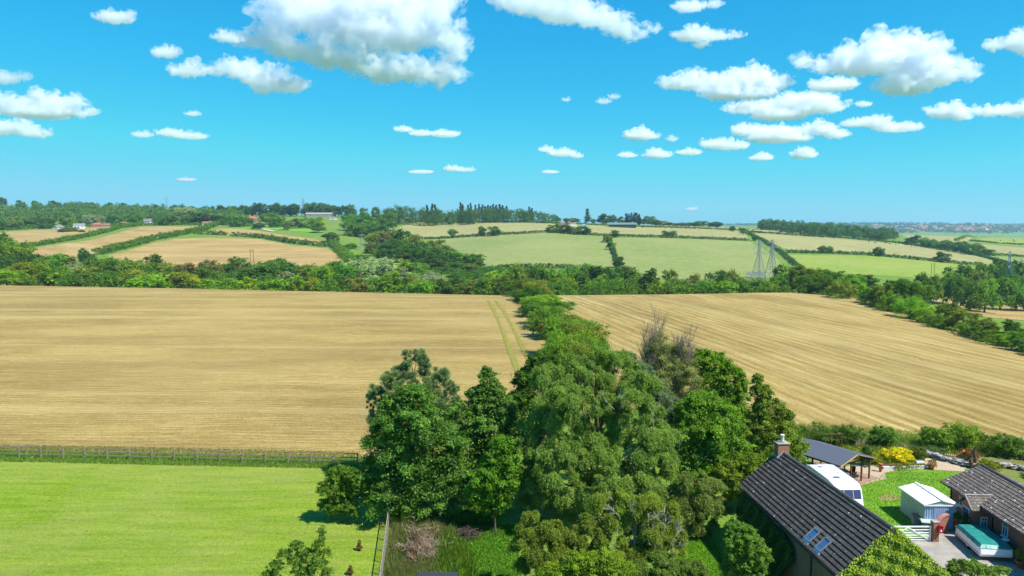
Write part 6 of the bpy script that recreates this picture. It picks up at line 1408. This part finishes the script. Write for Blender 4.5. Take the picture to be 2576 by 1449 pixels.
hpole(634, 660, 9, 'twin wooden pole in front of the curved hill field'); hpole(1192, 700, 9, 'twin wooden pole beside the silvery trees'); hpole(2346, 692, 9, 'twin wooden pole on the bright right pasture')
# houses on the left hill and round the far farm
M_render = plain('white_render', (.75, .73, .68), .8, .2, scale=.5, vary=.06); M_bricku = plain('far_brick', (.36, .2, .14), .9, .1, scale=1, vary=.15); M_rtile = plain('red_tiles', (.36, .13, .07), .85, .1, scale=1, vary=.2); M_gtile = plain('grey_slates', (.2, .2, .21), .8, .2, scale=1, vary=.2); M_btile = plain('brown_tiles', (.22, .13, .09), .85, .1, scale=1, vary=.2)
def far_house(x, yb, wpx, hpx, label, wall, roof, rz=0.0, dep=.7, ch=True, hip=0.0, name='house', pitch=.45, cat='house', wins=3):
    b = hit(x, yb, FM); k = b.y/F; w = wpx*k/2; d = w*dep; H = hpx*k; he = H*(1-pitch); t = thing(name, b, label, cat, None, rz)
    MB().box((-w*.93, -d*.93, -1), (w*.93, d*.93, he)).build('wall', wall, t)
    mb = MB(); rx = w*(1-hip); V = [(-w, -d, he-.1), (w, -d, he-.1), (w, d, he-.1), (-w, d, he-.1), (-rx, 0, H), (rx, 0, H)]
    mb.add(V, [(0,1,5,4),(2,3,4,5),(0,4,3),(1,2,5),(0,3,2,1)]); r = mb.build('roof', roof, t)
    if ch: MB().box((rx*.6-.4, -.4, H-.6), (rx*.6+.4, .4, H+.9)).build('chimney', M_bricku, r)
    for i in range(wins):
        xx = -w*.6+i*w*1.2/max(1, wins-1); MB().box((xx-.55, -d*.93-.04, he*.35), (xx+.55, -d*.93+.02, he*.8)).build('window', M_glass, t)
    return t
far_house(147, 576, 22, 9, 'small white gabled house at the left below the wood', M_render, M_gtile, R(75)); far_house(200, 575, 26, 13, 'white bungalow with dormers right of the copper tree', M_render, M_gtile, R(20)); far_house(245, 571, 24, 11, 'low house with a red hipped roof below the wood', M_bricku, M_rtile, .1, hip=.6)
far_house(268, 571, 16, 9, 'brown-roofed house beside the red-roofed one', M_bricku, M_btile, .3); far_house(372, 564, 22, 14, 'white house with a grey slate roof and big windows', M_render, M_gtile, -.2); far_house(447, 559, 20, 10, 'white gabled house half hidden by a spreading tree', M_render, M_gtile, .5); far_house(522, 567, 22, 10, 'white bungalow under the large dark tree', M_render, M_btile, .1)
far_house(633, 558, 30, 14, 'large house with a red hipped roof in the middle of the hill', M_bricku, M_rtile, .2, hip=.5); far_house(652, 558, 18, 9, 'red-roofed annexe beside the large red-roofed house', M_bricku, M_rtile, -.1); far_house(740, 571, 34, 13, 'brown-roofed bungalow among garden shrubs', M_bricku, M_btile, .1, hip=.5); far_house(655, 576, 16, 6, 'pale low outbuilding beside the lane', M_render, M_gtile, .1, ch=False, wins=0); far_house(310, 566, 14, 8, 'small brown-roofed house among trees left of the slate-roofed one', M_bricku, M_btile, .2); far_house(480, 561, 13, 7, 'tiny pale house in the trees of the hill', M_render, M_btile, .4)
far_house(803, 547, 66, 12, 'long open-fronted cattle barn under the skyline trees', M_stone, plain('pale_roof_sheet', (.3, .27, .24), .7, .2), 0, .2, False, name='barn', pitch=.3, cat='barn', wins=6); far_house(838, 552, 18, 6, 'small white shed below the long cattle barn', M_render, M_gtile, 0, ch=False, name='shed', cat='shed', wins=0)
far_house(1008, 555, 20, 14, 'grey gabled farmhouse half hidden by the plantation', M_stone, M_gtile, R(60)); far_house(1030, 556, 26, 6, 'low grey sheds right of the grey farmhouse', M_stone, M_gtile, 0, ch=False, name='shed', cat='shed', wins=0)
far_house(1565, 572, 72, 12, 'big dark green farm barn with open bays', plain('dark_green_sheet', (.03, .06, .055), .6, .3), plain('green_grey_roof', (.12, .19, .16), .6, .3), -.15, .35, False, name='barn', pitch=.4, cat='barn', wins=0)
far_house(1557, 559, 14, 7, 'white cottage behind the dark green barn', M_render, M_gtile, .2); far_house(1578, 559, 14, 7, 'red-roofed cottage behind the dark green barn', M_render, M_rtile, .1); far_house(1660, 567, 22, 8, 'brick house with a red roof right of the barn', M_bricku, M_rtile, .2); far_house(1680, 567, 20, 8, 'second red-roofed house right of the barn', M_bricku, M_rtile, -.2); far_house(1440, 567, 18, 7, 'white cottage left of the lone tall poplar', M_render, M_btile, .2); far_house(1415, 566, 12, 7, 'brown cottage at the end of the plantation', M_bricku, M_btile, .1)
o = far_house(1468, 573, 14, 10, 'blue-green farm silo shed in front of the lone poplar', plain('blue_tank', (.1, .27, .3), .6, .3), MATS['blue_tank'] if 'blue_tank' in MATS else M_gtile, 0, .8, False, .5, name='shed', cat='shed', wins=0)
# cattle
def cow_mesh():
    vs = [(0,0,1.05),(-.55,0,1.1),(-.8,0,1.15),(.55,0,1.12),(.8,0,1.2),(1.05,0,1.3),(1.3,0,1.15),(.6,.2,.6),(.6,.22,.05),(.6,-.2,.6),(.6,-.22,.05),(-.7,.2,.65),(-.72,.22,.05),(-.7,-.2,.65),(-.72,-.22,.05),(-.95,0,.8)]
    es = [(0,1),(1,2),(0,3),(3,4),(4,5),(5,6),(3,7),(7,8),(3,9),(9,10),(1,11),(11,12),(1,13),(13,14),(2,15)]
    rr = [.36,.36,.28,.34,.25,.17,.12,.13,.07,.13,.07,.16,.08,.16,.08,.03]
    me = bpy.data.meshes.new('cow'); me.from_pydata(vs, es, []); o = bpy.data.objects.new('cow', me); COL.objects.link(o); o.modifiers.new('k', 'SKIN'); o.modifiers.new('s', 'SUBSURF').levels = 1
    for i, v in enumerate(me.skin_vertices[0].data): v.radius = (rr[i], rr[i]); v.use_root = (i == 0)
    r = bpy.data.meshes.new_from_object(o.evaluated_get(bpy.context.evaluated_depsgraph_get())); bpy.data.objects.remove(o); return r
CM = [cow_mesh()]; CM += [CM[0].copy(), CM[0].copy()]
for m_, c in zip(CM, ((.025, .02, .018), (.75, .72, .65), (.12, .05, .025))): m_.materials.clear(); m_.materials.append(plain('cow_hide', c, .8, .2))
CW = ['black cow', 'white cow', 'brown cow']; rc = random.Random(77)
for i in range(74):
    if i < 34: x = rc.uniform(1590, 1900); y = 567+(x-1590)*.028+rc.uniform(0, 5.5); wh = 'on the cattle field by the far farm'
    elif i < 48: x = rc.uniform(1905, 2110); y = np.interp(x, [1905, 2110], [577, 597])+rc.uniform(.5, 6); wh = 'below the ridge wood'
    elif i < 64: x = rc.uniform(2170, 2370); y = np.interp(x, [2170, 2370], [606, 622])+rc.uniform(1, 5); wh = 'on the hay meadow slope'
    else: x = rc.uniform(2500, 2600); y = rc.uniform(601, 615); wh = 'in the small far right field'
    b = hit(x, float(y), 500); q = 0 if rc.random() < .72 else (1 if rc.random() < .45 else 2); o = bpy.data.objects.new('cow', CM[q]); COL.objects.link(o); o.location = b; o.rotation_euler = (0, 0, rc.uniform(0, 6.28)); o.scale = (1.15,)*3
    tag(o, f'{CW[q]} grazing {wh}', 'cow', 'grazing cattle')
# the town on the far ridge
TW = []
for wl_, rf_ in ((M_bricku, M_rtile), (M_bricku, M_btile), (M_render, M_rtile), (M_render, M_gtile)):
    mb = MB().box((-6, -4, -2), (6, 4, 5)); me_ = mb.build('h', wl_); rm = MB().add([(-6.4,-4.5,4.8),(6.4,-4.5,4.8),(6.4,4.5,4.8),(-6.4,4.5,4.8),(-6.4,0,8.6),(6.4,0,8.6)], [(0,1,5,4),(2,3,4,5),(0,4,3),(1,2,5),(0,3,2,1)])
    me = me_.data; bm = bmesh.new(); bm.from_mesh(me); n0 = len(bm.faces); vs = [bm.verts.new(v) for v in rm.v]
    for f in rm.f: bm.faces.new([vs[i] for i in f]).material_index = 1
    bm.to_mesh(me); bm.free(); me.materials.append(rf_); TW.append(me); bpy.data.objects.remove(me_)
rg = random.Random(9)
for i in range(170):
    if i < 70: x = rg.gauss(2440, 55); y = rg.uniform(571, 584)
    elif i < 125: x = rg.gauss(2290, 60); y = rg.uniform(571, 580)
    elif i < 150: x = rg.uniform(2120, 2640); y = rg.uniform(568, 586)
    else: x = rg.uniform(2200, 2620); y = rg.uniform(565, 573)
    b = hit(x, y, 2500); q = rg.choice([0, 0, 1, 1, 2, 3]) if i < 70 else rg.choice([0, 1, 2, 2, 3, 3]); o = bpy.data.objects.new('town_house', TW[q]); COL.objects.link(o); o.location = b; o.rotation_euler = (0, 0, rg.uniform(-.6, .6)); s_ = rg.uniform(1.1, 1.8); o.scale = (s_*rg.uniform(1, 1.6), s_, s_)
    tag(o, ['brick town house with a red roof', 'brick town house with a brown roof', 'white town house with a red roof', 'white town house with a grey roof'][q]+' far off on the right-hand ridge', 'house', 'houses of the distant town')
ts = []
for i in range(1500):
    x = rg.uniform(1660, 2720); lo_ = np.interp(x, [1660, 2000, 2200, 2700], [562, 572, 588, 588]); hi_ = np.interp(x, [1660, 1730, 1900, 2200, 2380, 2500, 2700], [560, 552, 560, 560, 562, 566, 562])
    y = lo_+(hi_-lo_)*rg.random()**.8; b = hit(x, float(y), 2600 if x > 2000 else 1500); r = rg.uniform(9, 20); ts.append((b.x, b.y, r, rg.uniform(10, 17)))
leafmass('town_trees', ts, 100000, 4.2, 70, (.035, .085, .03), kind='stuff')
for nm in [o for o in COL.objects if o.parent is None and o.type == 'MESH' and o.name.startswith('h.')]: bpy.data.objects.remove(nm)
